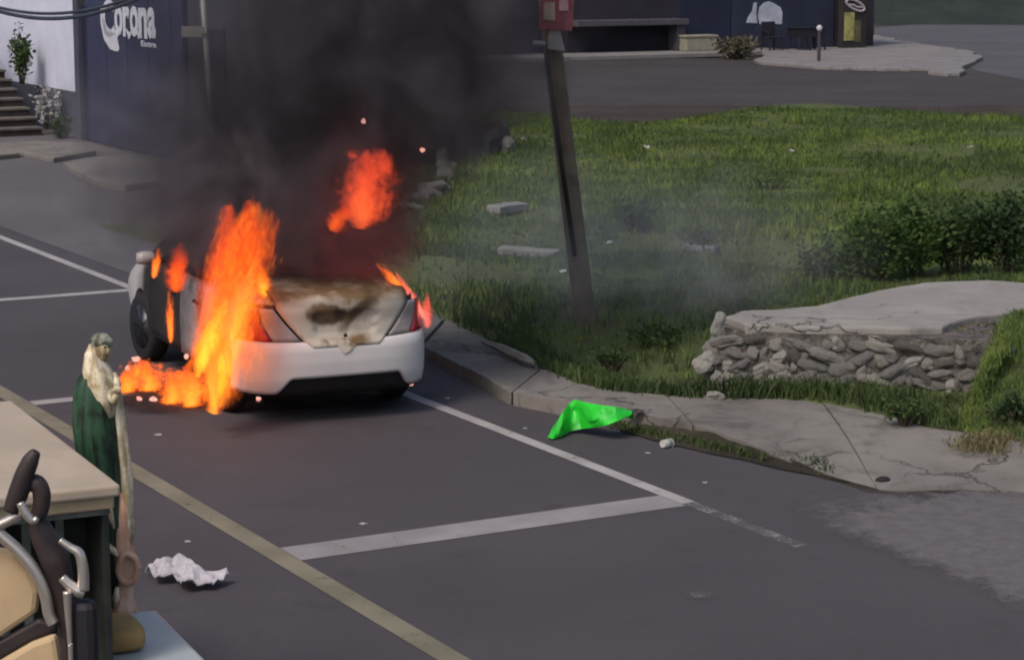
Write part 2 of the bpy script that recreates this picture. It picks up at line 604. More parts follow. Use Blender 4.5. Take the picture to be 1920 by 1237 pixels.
# grassy lot: gently uneven sheet, lying below the pavement slabs at its edge
def kerb_q(s):
    return 9.55 if s > 15 else 9.55 + (15 - s) * 0.28
def field_z(x, y):
    q = x * Nn.x + y * Nn.y
    s = x * U.x + y * U.y
    e = max(0.0, min(1.0, (q - kerb_q(s)) / 0.9))
    n = mnoise.noise(Vector((x * 0.35, y * 0.25, 0.3))) * 0.10 + mnoise.noise(Vector((x * 1.3, y * 1.1, 4.3))) * 0.03
    far = max(0.0, min(1.0, (49.3 + mnoise.noise(Vector((x * 0.22, 0, 9))) * 4.5 - y) / 3.0))
    left = max(0.0, min(1.0, max(q - 14.3, 28.0 - s) / 1.2))
    return 0.01 + 0.04 * e + e * far * left * (0.12 + n)
mb = MB()
rows = []
for s in np.linspace(3, 52, 100):
    row = []
    for q in np.linspace(0, 1, 90):
        qq = kerb_q(s) - 0.1 + q ** 1.5 * 40
        p = RW(qq, s)
        if p.y > 49.2:
            # slide back to the field's far edge
            k = (p.y - 49.2) / Nn.y
            p = RW(max(kerb_q(s), qq - 0 * k), s)
        row.append((p.x, p.y, field_z(p.x, p.y)))
    rows.append(row)
mb.grid(rows)
# drop what lies beyond the far edge
keep = [f for f in mb.f if all(mb.v[i][1] < 49.3 + mnoise.noise(Vector((mb.v[i][0] * 0.22, 0, 9))) * 4.5 for i in f)
        and not (min(QS(Vector(mb.v[i]))[1] for i in f) > 28.0 and min(QS(Vector(mb.v[i]))[0] for i in f) < 14.3)]
mb.f = keep
field = structure(mb.build('grass_lot', M['field'], smooth=True))

# street behind the lot, its pavement and the concrete forecourt, the far road at right
structure(sheet('back_street', [(-8, 46.5), (70, 46.5), (70, 75), (-8, 75)], M['asphalt_back'], 0.0))
structure(sheet('dirt_strip', wavy([Vector((-2, 43, 0)), Vector((70, 43, 0)), Vector((70, 53.5, 0)), Vector((40, 52.5, 0)), Vector((20, 53, 0)), Vector((8, 52, 0)), Vector((-2, 52.5, 0))], 1.0, 3.3, 14), M['dirt'], 0.004))
structure(sheet('far_road', P2([(1640, 75), (1640, 52), (1800, 40), (2200, 55), (2600, 110), (2600, 150), (1920, 150), (1830, 132), (1760, 100)], 0.004), M['asphalt_far'], 0.004))

# distant dark scrub hill
mb = MB()
rows = []
for i in range(7):
    t = i / 6
    rows.append([(x, 108 + t * 70 + 6 * mnoise.noise(Vector((x * 0.05, t, 1))), -0.1 + 16 * math.sin(t * 1.5) * (0.8 + 0.3 * mnoise.noise(Vector((x * 0.04, t * 2, 5))))) for x in np.linspace(-120, 200, 60)])
mb.grid(rows)
structure(mb.build('hill', M['hill'], smooth=True))

# ================================================================== BUILDINGS ON THE LEFT
M['navy'] = plain('navy_painted_steel', (0.030, 0.036, 0.085), 0.55, var=0.15, scale=1.2, dirt=((0.075, 0.08, 0.11), 0.5))
M['navy_dark'] = plain('dark_navy_paint', (0.010, 0.012, 0.045), 0.6, var=0.2, scale=2)
M['grey_blue'] = plain('grey_blue_plaster', (0.052, 0.06, 0.085), 0.85, var=0.12, scale=1.5, dirt=((0.08, 0.08, 0.085), 0.5))
M['white_wall'] = plain('whitewashed_plaster', (0.60, 0.61, 0.74), 0.9, var=0.06, scale=1.5, dirt=((0.40, 0.40, 0.48), 0.5))
M['letter'] = plain('white_lettering', (0.62, 0.63, 0.72), 0.7, var=0.08, scale=5)
M['step'] = plain('worn_step_concrete', (0.13, 0.115, 0.105), 0.9, var=0.25, scale=3, bump=0.01)
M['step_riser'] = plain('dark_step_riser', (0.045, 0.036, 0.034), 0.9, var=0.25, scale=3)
M['cable'] = plain('cable_black', (0.03, 0.04, 0.06), 0.6)
M['galv'] = plain('galvanised_steel', (0.30, 0.295, 0.29), 0.5, 0.3, var=0.12, scale=8)

QF = 13.9                                           # facade line across the road
_, sg = QS(G(160, 265))
print('gate s', QS(G(160, 265)), QS(G(178, 269)))
QF = QS(G(168, 266))[0]
SF = QS(G(142, 262))[1]                             # left (far) corner of the blue gate
fm = Matrix((( -U.x, 0, -Nn.x, 0), (-U.y, 0, -Nn.y, 0), (0, 1, 0, 0), (0, 0, 0, 1)))
def facade_matrix(q, s):
    m = fm.copy()
    p = RW(q, s)
    m.translation = p
    return m
def facade_hit(px, py, q, s0):
    """local (a, b) where the view ray meets the facade plane across = q"""
    d = ray(px, py)
    t = q / (d.x * Nn.x + d.y * Nn.y)
    p = Vector((0, 0, H)) + d * t
    return -(QS(p)[1] - s0), p.z
gate = empty('gated_shop_building', mat=facade_matrix(QF, SF))
tag(gate, 'navy blue shop front with white brand lettering beside the white wall', 'building')
AL = facade_hit(345, 100, QF, SF)[0]
AE = facade_hit(500, 100, QF, SF)[0]
mb = MB(); mb.bx(0, AE, 0, 4.6, -2.4, -0.08); mb.build('wall', M['grey_blue'], gate)
ap = facade_hit(156, 150, QF, SF)[0]
mb = MB(); mb.bx(0.0, ap - 0.05, 0, 3.6, -0.078, 0.06); mb.build('gate_post', M['grey_blue'], gate, bevel=0.01)
mb = MB(); mb.bx(ap - 0.045, ap + 0.33, 0.02, 2.55, -0.077, -0.02); mb.build('gate_gap', M['navy_dark'], gate)
# corrugated gate leaves, each board its own piece
nb = 9
a0 = ap + 0.34
bw = (AL - a0) / nb
for i in range(nb):
    mb = MB()
    mb.bx(a0 + i * bw + 0.006, a0 + (i + 1) * bw - 0.006, 0.03, 3.6, -0.077, 0.02 + 0.008 * (i % 2))
    mb.build('gate_panel', M['navy'], gate, bevel=0.008)
mb = MB(); mb.bx(0.0, AL + 0.02, 3.61, 3.85, -0.076, 0.09); mb.build('lintel', M['navy_dark'], gate)
mb = MB(); mb.bx(AL + 0.02, AE - 0.3, 0.0, 0.5, -0.077, -0.04); mb.build('plinth', M['navy'], gate)
mb = MB(); mb.bx(AL + 0.8, AL + 1.7, 0.51, 2.3, -0.077, -0.045); mb.build('door', M['navy_dark'], gate)

# lettering painted on the gate
def text_part(body, name, parent, a, b, width, height, mat, z=0.032, shear=0.0, offset=0.0, ext=0.004):
    cu = bpy.data.curves.new('t_' + name, 'FONT')
    cu.body = body
    cu.extrude = ext
    cu.offset = offset
    cu.shear = shear
    to = bpy.data.objects.new('tmp', cu)
    COL.objects.link(to)
    dg = bpy.context.evaluated_depsgraph_get()
    me = bpy.data.meshes.new_from_object(to.evaluated_get(dg))
    bpy.data.objects.remove(to)
    co = np.array([v.co[:] for v in me.vertices])
    mn, mx = co.min(0), co.max(0)
    for v in me.vertices:
        v.co.x = a + (v.co.x - mn[0]) / (mx[0] - mn[0]) * width
        v.co.y = b + (v.co.y - mn[1]) / (mx[1] - mn[1]) * height
        v.co.z = z + v.co.z
    me.materials.clear()
    me.materials.append(mat)
    o = bpy.data.objects.new(name, me)
    COL.objects.link(o)
    o.parent = parent
    return o
ta, tb = facade_hit(196, 78, QF, SF)
tc, td = facade_hit(300, 60, QF, SF)
hb = facade_hit(245, 68, QF, SF)[1]
ht = facade_hit(245, 2, QF, SF)[1]
# initial with its long blackletter tail, then the rest
lw = tc - ta
text_part('C', 'letter', gate, ta, hb - 0.06, lw * 0.22, ht - hb + 0.06, M['letter'], offset=0.03)
xx = ta + lw * 0.235
for ch, wd in (('o', .15), ('r', .13), ('o', .15), ('n', .16), ('a', .14)):
    text_part(ch, 'letter', gate, xx, hb + random.uniform(-.02, .02), lw * wd * 0.93, (ht - hb) * 0.86, M['letter'], offset=0.035)
    xx += lw * wd
def flat_stroke(name, pts, wid, parent, mat, z=0.036):
    mb = MB()
    L, R = [], []
    for i, p in enumerate(pts):
        a = Vector(pts[max(0, i - 1)]); b = Vector(pts[min(len(pts) - 1, i + 1)])
        t = (b - a).normalized()
        w = wid[i] / 2
        L.append((p[0] - t.y * w, p[1] + t.x * w)); R.append((p[0] + t.y * w, p[1] - t.x * w))
    mb.prism(L + R[::-1], z - 0.006, z)
    mb.build(name, mat, parent)
sw_ = [facade_hit(x, y, QF, SF) for x, y in ((194, 15), (195, 40), (201, 62), (211, 76), (222, 84), (226, 94))]
flat_stroke('letter_swash', sw_, (0.14, 0.2, 0.3, 0.34, 0.26, 0.06), gate, M['letter'])
for cx in (223, 246, 264, 286):
    p = facade_hit(cx, 66, QF, SF)
    flat_stroke('letter_serif', [(p[0] - 0.16, p[1] + 0.10), (p[0], p[1] - 0.02), (p[0] + 0.16, p[1] + 0.08)], (0.03, 0.12, 0.03), gate, M['letter'], 0.042)
e0 = facade_hit(268, 87, QF, SF); e1 = facade_hit(296, 80, QF, SF)
text_part('Extra', 'small_lettering', gate, e0[0], e0[1], e1[0] - e0[0], 0.10, M['letter'], offset=0.02)

# white wall beyond the gate, stairs rising beside it
wall = empty('white_wall', mat=facade_matrix(QF + 0.25, SF + 0.03))
tag(wall, 'whitewashed plaster wall above the concrete stairs', 'wall')
mb = MB(); mb.bx(-9, -0.01, 0, 5.2, -0.4, 0); mb.build('wall_face', M['white_wall'], wall)
mb = MB(); mb.bx(-9, -0.01, 0, 0.85, 0.0005, 0.05); mb.build('wall_base', M['grey_blue'], wall)
st = empty('staircase', mat=facade_matrix(QF + 0.2, SF + 0.9))
tag(st, 'worn concrete staircase climbing beside the whitewashed wall', 'stairs')
r0 = G(112, 250)
for i in range(13):
    c0, c1 = 0.55 + i * 0.015, 4.5
    mb = MB(); mb.bx(-(0.3 + i * 0.34) - 0.36, -(0.3 + i * 0.34), (i - 1) * 0.17 if i else 0, (i + 1) * 0.17 - 0.05, c0 + 0.02, c1)
    rs = mb.build('riser', M['step_riser'], st)
    mb = MB(); mb.bx(-(0.3 + i * 0.34) - 0.37, -(0.3 + i * 0.34) + 0.03, (i + 1) * 0.17 - 0.049, (i + 1) * 0.17, c0, c1)
    mb.build('tread', M['step'], st, bevel=0.008)

# concrete aprons before the gate
ap1 = empty('concrete_apron'); ap1['kind'] = 'structure'
ap1.location = G(180, 310)
def apron(pts, z):
    mb = MB(); mb.prism([(p.x - ap1.location.x, p.y - ap1.location.y) for p in P2(pts, z)], 0.0, z)
    mb.build('concrete_slab', M['concrete'], ap1, bevel=0.02)
apron([(40, 285), (100, 296), (180, 282), (232, 284), (178, 268), (60, 264), (0, 268), (0, 282)], 0.10)
apron([(118, 304), (150, 322), (185, 340), (235, 346), (300, 338), (290, 300), (238, 288), (190, 292)], 0.12)
apron([(-150, 300), (-30, 294), (36, 287), (-5, 270), (-150, 275)], 0.09)

# cable bundle strung from the shop corner
def cable(p, q, sag, r, n=16):
    pts = []
    for i in range(n + 1):
        t = i / n
        v = p.lerp(q, t)
        v.z -= sag * 4 * t * (1 - t)
        pts.append(v)
    return pts
Y0 = 39.5
for k, (y1, y2, sg_, rr) in enumerate(((6, -4, .34, 0.035), (2, -10, .3, 0.028))):
    p, q = AT(-60, y1 - 6, Y0 + 1), AT(262, y2, 37.6)
    mb = MB(); mb.tube(cable(p, q, sg_, rr), rr, 8)
    o = mb.build('overhead_cable', M['cable'], smooth=True)
    tag(o, ('thick sagging overhead cable crossing in front of the white wall', 'thinner overhead cable hung above the thick sagging cable')[k], 'cable')

# thin street-name post
p0 = G(405, 335)
post = empty('street_sign_post', p0)
tag(post, 'thin pale steel post with a small name plate beside the navy shop', 'sign post')
ptop = AT(376, -60, p0.y) - p0
mb = MB(); mb.tube([(0, 0, 0), ptop * 0.5, ptop], 0.05, 10); mb.build('pole', M['galv'], post, smooth=True)
c = AT(361, 60, p0.y - 0.06) - p0
mb = MB(); mb.box(c, (0.34, 0.02, 0.17)); mb.build('name_plate', plain('tan_sign_face', (0.24, 0.23, 0.21), 0.6, var=0.1), post, bevel=0.004)
mb = MB(); mb.box(AT(383, 60, p0.y - 0.03) - p0, (0.10, 0.14, 0.05)); mb.build('clamp', M['galv'], post)

# ================================================================== SHOP AT THE BACK RIGHT
M['navy_wall'] = plain('navy_wall_paint', (0.014, 0.018, 0.045), 0.8, var=0.2, scale=0.8)
M['navy_wall2'] = plain('blue_wall_paint', (0.022, 0.028, 0.055), 0.8, var=0.2, scale=0.8)
M['plum_wall'] = plain('dark_plum_plaster', (0.026, 0.022, 0.034), 0.85, var=0.2, scale=0.8)
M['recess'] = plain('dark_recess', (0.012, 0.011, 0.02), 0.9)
M['ledge'] = plain('ledge_concrete', (0.075, 0.068, 0.08), 0.85, var=0.15)
M['cream'] = plain('cream_block_paint', (0.26, 0.245, 0.19), 0.8, var=0.1)
fm2 = Matrix(((Nn.x, 0, -U.x, 0), (Nn.y, 0, -U.y, 0), (0, 1, 0, 0), (0, 0, 0, 1)))
B0 = G(1060, 108)
sB = QS(B0)[1]; qB = QS(B0)[0]
def back_hit(px, py, c=0.0):
    d = ray(px, py)
    t = (sB - c) / (d.x * U.x + d.y * U.y)
    p = Vector((0, 0, H)) + d * t
    return QS(p)[0] - qB, p.z
m2 = fm2.copy(); m2.translation = Vector((B0.x, B0.y, 0))
shop = empty('corner_shop', mat=m2)
tag(shop, 'long dark navy shop building with a serving ledge behind the back street', 'building')
A = lambda px: back_hit(px, 60)[0]
zz = lambda py, px=1200: back_hit(px, py)[1]
mb = MB(); mb.bx(-14, A(1637), 0, 4.5, -6, -0.02); mb.build('wall', M['plum_wall'], shop)
mb = MB(); mb.bx(A(1273), A(1368), 0.05, 4.2, -0.019, 0.05); mb.build('wall_panel', M['navy_wall'], shop)
mb = MB(); mb.bx(A(1370), A(1560), 0.05, 4.2, -0.018, 0.09); mb.build('wall_panel', M['navy_wall2'], shop)
mb = MB(); mb.bx(A(1562), A(1636), 0.05, 4.2, -0.017, 0.06); mb.build('shutter', M['plum_wall'], shop)
mb = MB(); mb.bx(A(1062), A(1270), zz(47), zz(36), -0.016, 0.75); mb.build('ledge', M['ledge'], shop, bevel=0.02)
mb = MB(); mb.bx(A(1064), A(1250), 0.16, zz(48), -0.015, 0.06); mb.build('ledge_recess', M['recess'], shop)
mb = MB(); mb.bx(A(1252), A(1267), 0.14, zz(48), -0.014, 0.6); mb.build('ledge_support', M['ledge'], shop)
mb = MB(); mb.bx(A(1060) - 5, A(1432), 0, 0.15, 0.1, 2.3); mb.build('step_kerb', M['concrete_far'], shop, bevel=0.02)
def on_shop(px, py, c):
    a, _ = back_hit(px, py, c)
    return RW(qB + a, sB - c, 0)

# cream block and straw-coloured boulder against the shop
p = on_shop(1307, 90, 0.75)
cb = empty('cream_block', (p.x, p.y, 0.15), RA)
tag(cb, 'low cream painted block against the navy shop wall', 'block')
mb = MB(); mb.bx(-0.62, 0.62, -0.3, 0.3, 0.0, 0.46); mb.build('base', M['cream'], cb, bevel=0.03)
mb = MB(); mb.bx(-0.66, 0.66, -0.33, 0.33, 0.461, 0.54); mb.build('cap', M['cream'], cb, bevel=0.02)
def rock_mesh(name, seed, r=(1, 1, 1), rough=0.25, sub=3, flat=0.0):
    bm = bmesh.new()
    bmesh.ops.create_icosphere(bm, subdivisions=sub, radius=1.0)
    for v in bm.verts:
        n = mnoise.noise(v.co * 0.9 + Vector((seed * 7.1, seed, 0))) * rough + mnoise.noise(v.co * 2.3 + Vector((seed, 0, seed * 3))) * rough * 0.45
        c = v.co * (1 + n)
        k = 2.6
        l = (abs(c.x) ** k + abs(c.y) ** k + abs(c.z) ** k) ** (1 / k)
        c = c * (0.55 + 0.45 * c.length / max(l, 1e-5))
        v.co = Vector((c.x * r[0], c.y * r[1], c.z * r[2]))
        if flat and v.co.z < -flat:
            v.co.z = -flat
    me = bpy.data.meshes.new(name)
    bm.to_mesh(me); bm.free()
    me.polygons.foreach_set('use_smooth', [True] * len(me.polygons))
    return me
def obj_from(me, name, mat=None, parent=None):
    o = bpy.data.objects.new(name, me)
    COL.objects.link(o)
    if not me.materials:
        me.materials.append(mat)
    if parent is not None:
        o.parent = parent
    return o
M['boulder'] = plain('straw_brown_stone', (0.13, 0.115, 0.085), 0.95, var=0.3, scale=2, bump=0.02, dirt=((0.07, 0.055, 0.045), 0.7))
BUSH_AT = G(1382, 113)

# concrete forecourt
fc = MB()
poly = wavy(P2([(1425, 117), (1560, 127), (1680, 129), (1735, 128), (1765, 138), (1800, 138), (1832, 112), (1826, 96), (1790, 92), (1760, 88), (1700, 78), (1640, 66), (1600, 76), (1520, 92), (1430, 96)], 0.1), 0.5, 2.5, 5)
fc.prism([(p.x, p.y) for p in poly], 0.0, 0.12)
structure(fc.build('forecourt', M['concrete_far'], bevel=0.03))

# person in white top, dark trousers (far away, standing by the shop)
def skin_body(name, joints, edges, mat, parent=None, sub=2):
    me = bpy.data.meshes.new(name)
    me.from_pydata([j[0] for j in joints], edges, [])
    o = bpy.data.objects.new(name, me)
    COL.objects.link(o)
    sm = o.modifiers.new('skin', 'SKIN')
    sm.use_smooth_shade = True
    ss_ = o.modifiers.new('sub', 'SUBSURF'); ss_.levels = sub; ss_.render_levels = sub
    sv = me.skin_vertices[0].data
    for i, j in enumerate(joints):
        r = j[1]
        sv[i].radius = (r, r) if not hasattr(r, '__len__') else r
        sv[i].use_root = (i == 0)
    dg = bpy.context.evaluated_depsgraph_get()
    nm = bpy.data.meshes.new_from_object(o.evaluated_get(dg))
    bpy.data.objects.remove(o)
    nm.polygons.foreach_set('use_smooth', [True] * len(nm.polygons))
    nm.materials.clear(); nm.materials.append(mat)
    o = bpy.data.objects.new(name, nm)
    COL.objects.link(o)
    if parent is not None:
        o.parent = parent
    return o
M['skin'] = plain('skin', (0.30, 0.18, 0.12), 0.6, var=0.06)
M['white_cloth'] = plain('white_cloth', (0.52, 0.52, 0.56), 0.9, var=0.06)
M['dark_cloth'] = plain('dark_trousers', (0.025, 0.022, 0.03), 0.9)
M['hair'] = plain('dark_hair', (0.012, 0.010, 0.010), 0.7)
# pale painted emblem on the shop wall: a domed shape with a slanting wing
def em_poly(name, pts):
    q = [back_hit(x, y, 0.1) for x, y in pts]
    mb = MB(); mb.prism(q, 0.095, 0.102); mb.build(name, plain('pale_wall_paint', (0.44, 0.47, 0.55), .8, var=.2, scale=2), shop)
em_poly('painted_emblem', [(1424, 46), (1421, 30), (1424, 14), (1432, 6), (1441, 3), (1450, 6), (1463, 14), (1467, 24), (1466, 46), (1452, 45), (1448, 40), (1440, 45)])
em_poly('painted_emblem', [(1399, 43), (1404, 30), (1410, 22), (1413, 6), (1419, 5), (1418, 28), (1420, 44)])
# black chair under the emblem
M['black_plastic'] = plain('black_plastic', (0.014, 0.013, 0.02), 0.55)
pc_ = on_shop(1447, 106, 1.7)
bc = empty('black_chair', (pc_.x, pc_.y, 0.12), RA)
tag(bc, 'black chair standing under the pale emblem on the navy wall', 'chair')
mb = MB(); mb.bx(-.29, .29, -.27, .27, .44, .50); mb.build('seat', M['black_plastic'], bc, bevel=.02)
mb = MB(); mb.bx(-.29, .29, .22, .28, .51, 1.0); mb.build('backrest', M['black_plastic'], bc, bevel=.03)
for sx in (-1, 1):
    for sy in (-1, 1):
        mb = MB(); mb.tube([(sx * .24, sy * .22, .44), (sx * .27, sy * .25, 0)], .03, 8); mb.build('leg', M['black_plastic'], bc)
    mb = MB(); mb.tube([(sx * .30, -.24, .44), (sx * .31, -.24, .68), (sx * .31, .24, .70)], .025, 8); mb.build('armrest', M['black_plastic'], bc)

# black table with crossed legs, beside the person
pt = on_shop(1512, 104, 1.6)
tb_ = empty('black_table', (pt.x, pt.y, 0.12), RA)
tag(tb_, 'black table with splayed legs right of the black chair', 'table')
mb = MB(); mb.bx(-.62, .62, -.35, .35, .74, .79); mb.build('table_top', M['black_plastic'], tb_, bevel=0.01)
mb = MB(); mb.bx(-.58, .58, -.32, .32, .45, .739); mb.build('apron', M['black_plastic'], tb_, bevel=0.01)
for sx in (-1, 1):
    for sy in (-1, 1):
        mb = MB(); mb.tube([(sx * .5, sy * .28, .45), (sx * .58, sy * .3, 0)], [0.05, 0.035], 8); mb.build('leg', M['black_plastic'], tb_)
mb = MB(); mb.tube([(-.2, -.28, .45), (-.05, -.3, 0.0)], [0.06, 0.03], 8); mb.build('leg', M['black_plastic'], tb_)
mb = MB(); mb.tube([(.2, -.28, .45), (.3, -.3, 0.0)], [0.06, 0.03], 8); mb.build('leg', M['black_plastic'], tb_)
# bollard with white knob
pb = G(1535, 122, 0.0)
bo = empty('bollard', (pb.x, pb.y, 0.0))
tag(bo, 'slim dark bollard with a white knob in front of the black table', 'bollard')
mb = MB(); mb.lathe([(.09, 0), (.09, .06), (.055, .08), (.05, 1.02), (.03, 1.05)], 12); mb.build('shaft', plain('bollard_grey', (0.05, 0.046, 0.058), 0.7), bo, smooth=False)
mb = MB(); mb.lathe([(.02, 1.04), (.07, 1.07), (.10, 1.14), (.07, 1.21), (.02, 1.24)], 14); mb.build('knob', M['white_cloth'], bo, smooth=True)
# yellow advertising stand
M['yellow'] = plain('faded_yellow_print', (0.30, 0.285, 0.10), 0.7, var=0.35, scale=4)
M['brown'] = plain('dark_brown_paint', (0.03, 0.024, 0.024), 0.8)
py_ = on_shop(1597, 92, 0.9)
ys = empty('advertising_stand', (py_.x, py_.y, 0.12), RA)
tag(ys, 'dark advertising stand with a yellow poster and white oval mark', 'sign')
mb = MB(); mb.bx(-.55, .55, -.12, .12, 0.0, 2.3); mb.build('cabinet', M['brown'], ys, bevel=0.02)
mb = MB(); mb.bx(-.46, -.02, -.15, -.121, .25, 1.25); mb.build('poster', M['yellow'], ys, bevel=0.01)
mb = MB(); mb.bx(-.0, .28, -.14, -.121, .2, .95); mb.build('poster', plain('olive_print', (0.11, 0.10, 0.05), 0.8, var=0.4, scale=5), ys, bevel=0.01)
ring = []
for k in range(25):
    a = 2 * math.pi * k / 24
    ring.append((0.0 + .40 * math.cos(a), -.14, 1.5 + .16 * math.sin(a) - .22 * math.cos(a) * 0.6))
mb = MB(); mb.tube(ring, 0.045, 6, caps=False); mb.build('oval_mark', plain('pale_pink_print', (0.42, 0.38, 0.40), 0.7), ys)
mb = MB(); mb.tube([(-.28, -.14, 1.52), (-.05, -.14, 1.50), (.05, -.14, 1.44), (.3, -.14, 1.42)], 0.04, 6); mb.build('script_mark', plain('pale_script', (0.40, 0.36, 0.38), 0.7), ys)
# ================================================================== UTILITY POLE, WALL, SLAB, ROCKS
M['pole_wood'] = plain('weathered_pole_wood', (0.16, 0.125, 0.09), 0.9, var=0.25, scale=5, bump=0.01, dirt=((0.04, 0.042, 0.025), 0.6))
pp = G(1100, 622, 0.12)
pole = empty('utility_pole', pp)
tag(pole, 'leaning weathered wooden utility pole in the grass with a red sign', 'pole')
t1 = AT(1037, 95, pp.y) - pp
t2 = AT(1012, -160, pp.y) - pp
mb = MB()
pts = [Vector((0, 0, -0.2))] + [Vector((0, 0, 0)).lerp(t1, k / 4) for k in range(5)] + [t2]
mb.tube(pts, [0.105, 0.10, 0.098, 0.095, 0.09, 0.088, 0.08], 14)
mb.build('shaft', M['pole_wood'], pole, smooth=True)
mb = MB(); mb.tube([AT(1024, 110, pp.y - .13) - pp, AT(1052, 300, pp.y - .13) - pp, AT(1078, 480, pp.y - .12) - pp], 0.022, 8)
mb.build('conduit', plain('black_conduit', (0.018, 0.016, 0.012), 0.6), pole, smooth=True)
sg0 = AT(1044, 15, pp.y - .15) - pp
mb = MB(); mb.box(sg0, (0.30, 0.02, 0.40), Euler((0, 0.05, 0)).to_matrix()); mb.build('sign_board', plain('faded_red_sign', (0.24, 0.07, 0.085), 0.6, var=0.25, scale=9), pole, bevel=0.006)
mb = MB(); mb.box(AT(1030, 22, pp.y - .166) - pp, (0.10, 0.008, 0.16)); mb.build('sign_print', plain('tan_sign_print', (0.33, 0.25, 0.20), 0.7, var=0.2), pole)
mb = MB(); mb.box(AT(1057, 10, pp.y - .166) - pp, (0.08, 0.008, 0.10)); mb.build('sign_print', plain('pink_sign_print', (0.45, 0.28, 0.30), 0.7, var=0.2), pole)
mb = MB(); mb.add([AT(*p, pp.y - .14) - pp for p in ((1030, 38), (1046, 40), (1060, 97), (1026, 92))] + [AT(*p, pp.y - .125) - pp for p in ((1030, 38), (1046, 40), (1060, 97), (1026, 92))],
                  [(0, 1, 2, 3), (7, 6, 5, 4), (0, 4, 5, 1), (1, 5, 6, 2), (2, 6, 7, 3), (3, 7, 4, 0)])
mb.build('paper_notice', plain('grey_paper', (0.30, 0.29, 0.29), 0.85), pole)
mb = MB(); mb.tube([AT(1022, 84, pp.y - .1) - pp, AT(1000, 82, pp.y - .12) - pp], 0.03, 8); mb.build('bracket', M['galv'], pole)

# raised concrete slab (driveway end) and its rubble stone wall
ZT = 0.62
wa = G(1345, 722, 0.1); wb = G(1880, 750, 0.1)
print('wall', wa, wb, (wb - wa).length)
wdir = (wb - wa); wdir.z = 0; wlen = wdir.length; wdir.normalize()
wnorm = Vector((wdir.y, -wdir.x, 0))                  # towards the camera
swm = Matrix(((wdir.x, -wnorm.x, 0, wa.x), (wdir.y, -wnorm.y, 0, wa.y), (0, 0, 1, 0.06), (0, 0, 0, 1)))
sw_e = empty('stone_wall', mat=swm)
tag(sw_e, 'rubble stone retaining wall with pale rocks under the concrete slab', 'wall')
M['mortar'] = plain('pale_crumbling_mortar', (0.13, 0.118, 0.106), 0.95, var=0.55, scale=9, bump=0.04, dirt=((0.035, 0.03, 0.027), 0.95))
mb = MB()
n = 24
rows = []
for j in range(7):
    z = j / 6 * 0.5
    rows.append([(wlen * i / n, -0.01 + 0.05 * (1 - j / 6) * -1 + 0.02 * mnoise.noise(Vector((i * .7, j * .9, 2))), z) for i in range(n + 1)])
mb.grid(rows)
mb.bx(0, wlen, 0.03, 0.9, 0, 0.5)
mb.build('mortar_core', M['mortar'], sw_e)
stone_cols = [(0.40, 0.385, 0.36), (0.33, 0.315, 0.295), (0.62, 0.605, 0.56), (0.19, 0.175, 0.16), (0.32, 0.30, 0.295), (0.50, 0.475, 0.43)]
stone_me = []
for k in range(12):
    c = stone_cols[k % 6]
    mt = plain('rubble_stone', c, 0.95, var=0.28, scale=11, bump=0.025, dirt=(tuple(x * 0.35 for x in c), 0.8))
    me = rock_mesh('stone', k + 11, (1, 0.7, 1), 0.6, 3)
    me.polygons.foreach_set('use_smooth', [False] * len(me.polygons)) if k % 2 == 0 else None
    me.materials.append(mt)
    stone_me.append(me)
z = 0.0
rr = random.Random(4)
for row in range(5):
    h = rr.uniform(0.085, 0.13)
    x = rr.uniform(-0.05, 0.05)
    while x < wlen:
        w = rr.choice((.06, .09, .12, .16, .22, .27)) * rr.uniform(.85, 1.15)
        if rr.random() < 0.96:
            o = obj_from(rr.choice(stone_me), 'stone', None, sw_e)
            hh = h * rr.uniform(0.7, 1.25)
            o.scale = (w * 0.52, rr.uniform(0.05, 0.09), hh * 0.56)
            o.location = (x + w / 2, 0.005 - 0.05 * (1 - z / 0.5) + rr.uniform(-.015, .012), min(0.47, z + h / 2 + rr.uniform(-.02, .02)))
            o.rotation_euler = (rr.uniform(-.3, .3), rr.uniform(-.5, .5), rr.uniform(-.25, .25))
        x += w * 0.93
    z += h * 0.93
# left end of the wall: stones going back round the corner
for k in range(11):
    o = obj_from(rr.choice(stone_me), 'stone', None, sw_e)
    s_ = rr.uniform(.06, .13)
    o.scale = (s_ * .8, s_, s_ * 0.8)
    o.location = (rr.uniform(-.14, .0), rr.uniform(-.02, .7), 0.05 + rr.random() * 0.36)
    o.rotation_euler = (rr.uniform(-1, 1), rr.uniform(-1, 1), rr.uniform(-2, 2))
# upright pale stone at the corner of the slab
o = obj_from(stone_me[2], 'corner_stone', None, sw_e); o.scale = (0.05, 0.05, 0.10); o.location = (0.0, 0.0, 0.54); o.rotation_euler = (0.1, 0.2, 0.4)
for k in range(5):
    o = obj_from(stone_me[(2, 5, 0)[k % 3]], 'loose_stone')
    g = G(1338 + k * 17, 746 - k * 2 + (k % 2) * 3, 0.11)
    s_ = (0.055, 0.035, 0.045, 0.04, 0.05)[k]
    o.scale = (s_ * 1.2, s_, s_ * 0.6)
    o.location = g + Vector((0, 0, s_ * 0.35))
    o.rotation_euler = (0, 0, k * 1.3)
    tag(o, 'small pale stone in the short row at the foot of the rubble wall', 'stone', 'small pale stones on the pavement edge')

slab_px = [(1358, 592), (1385, 583), (1530, 574), (1590, 556), (1660, 541), (1740, 529), (1850, 525), (1960, 533), (2200, 545), (2350, 585), (2100, 588), (1920, 582), (1830, 592), (1790, 602), (1768, 612), (1700, 613), (1600, 612), (1500, 610), (1400, 606)]
sp = wavy(P2(slab_px, ZT), 0.05, 6.0, 7)
mb = MB(); mb.prism([(p.x, p.y) for p in sp], ZT - 0.13, ZT)
structure(mb.build('raised_slab', M['concrete_pale'], bevel=0.02))
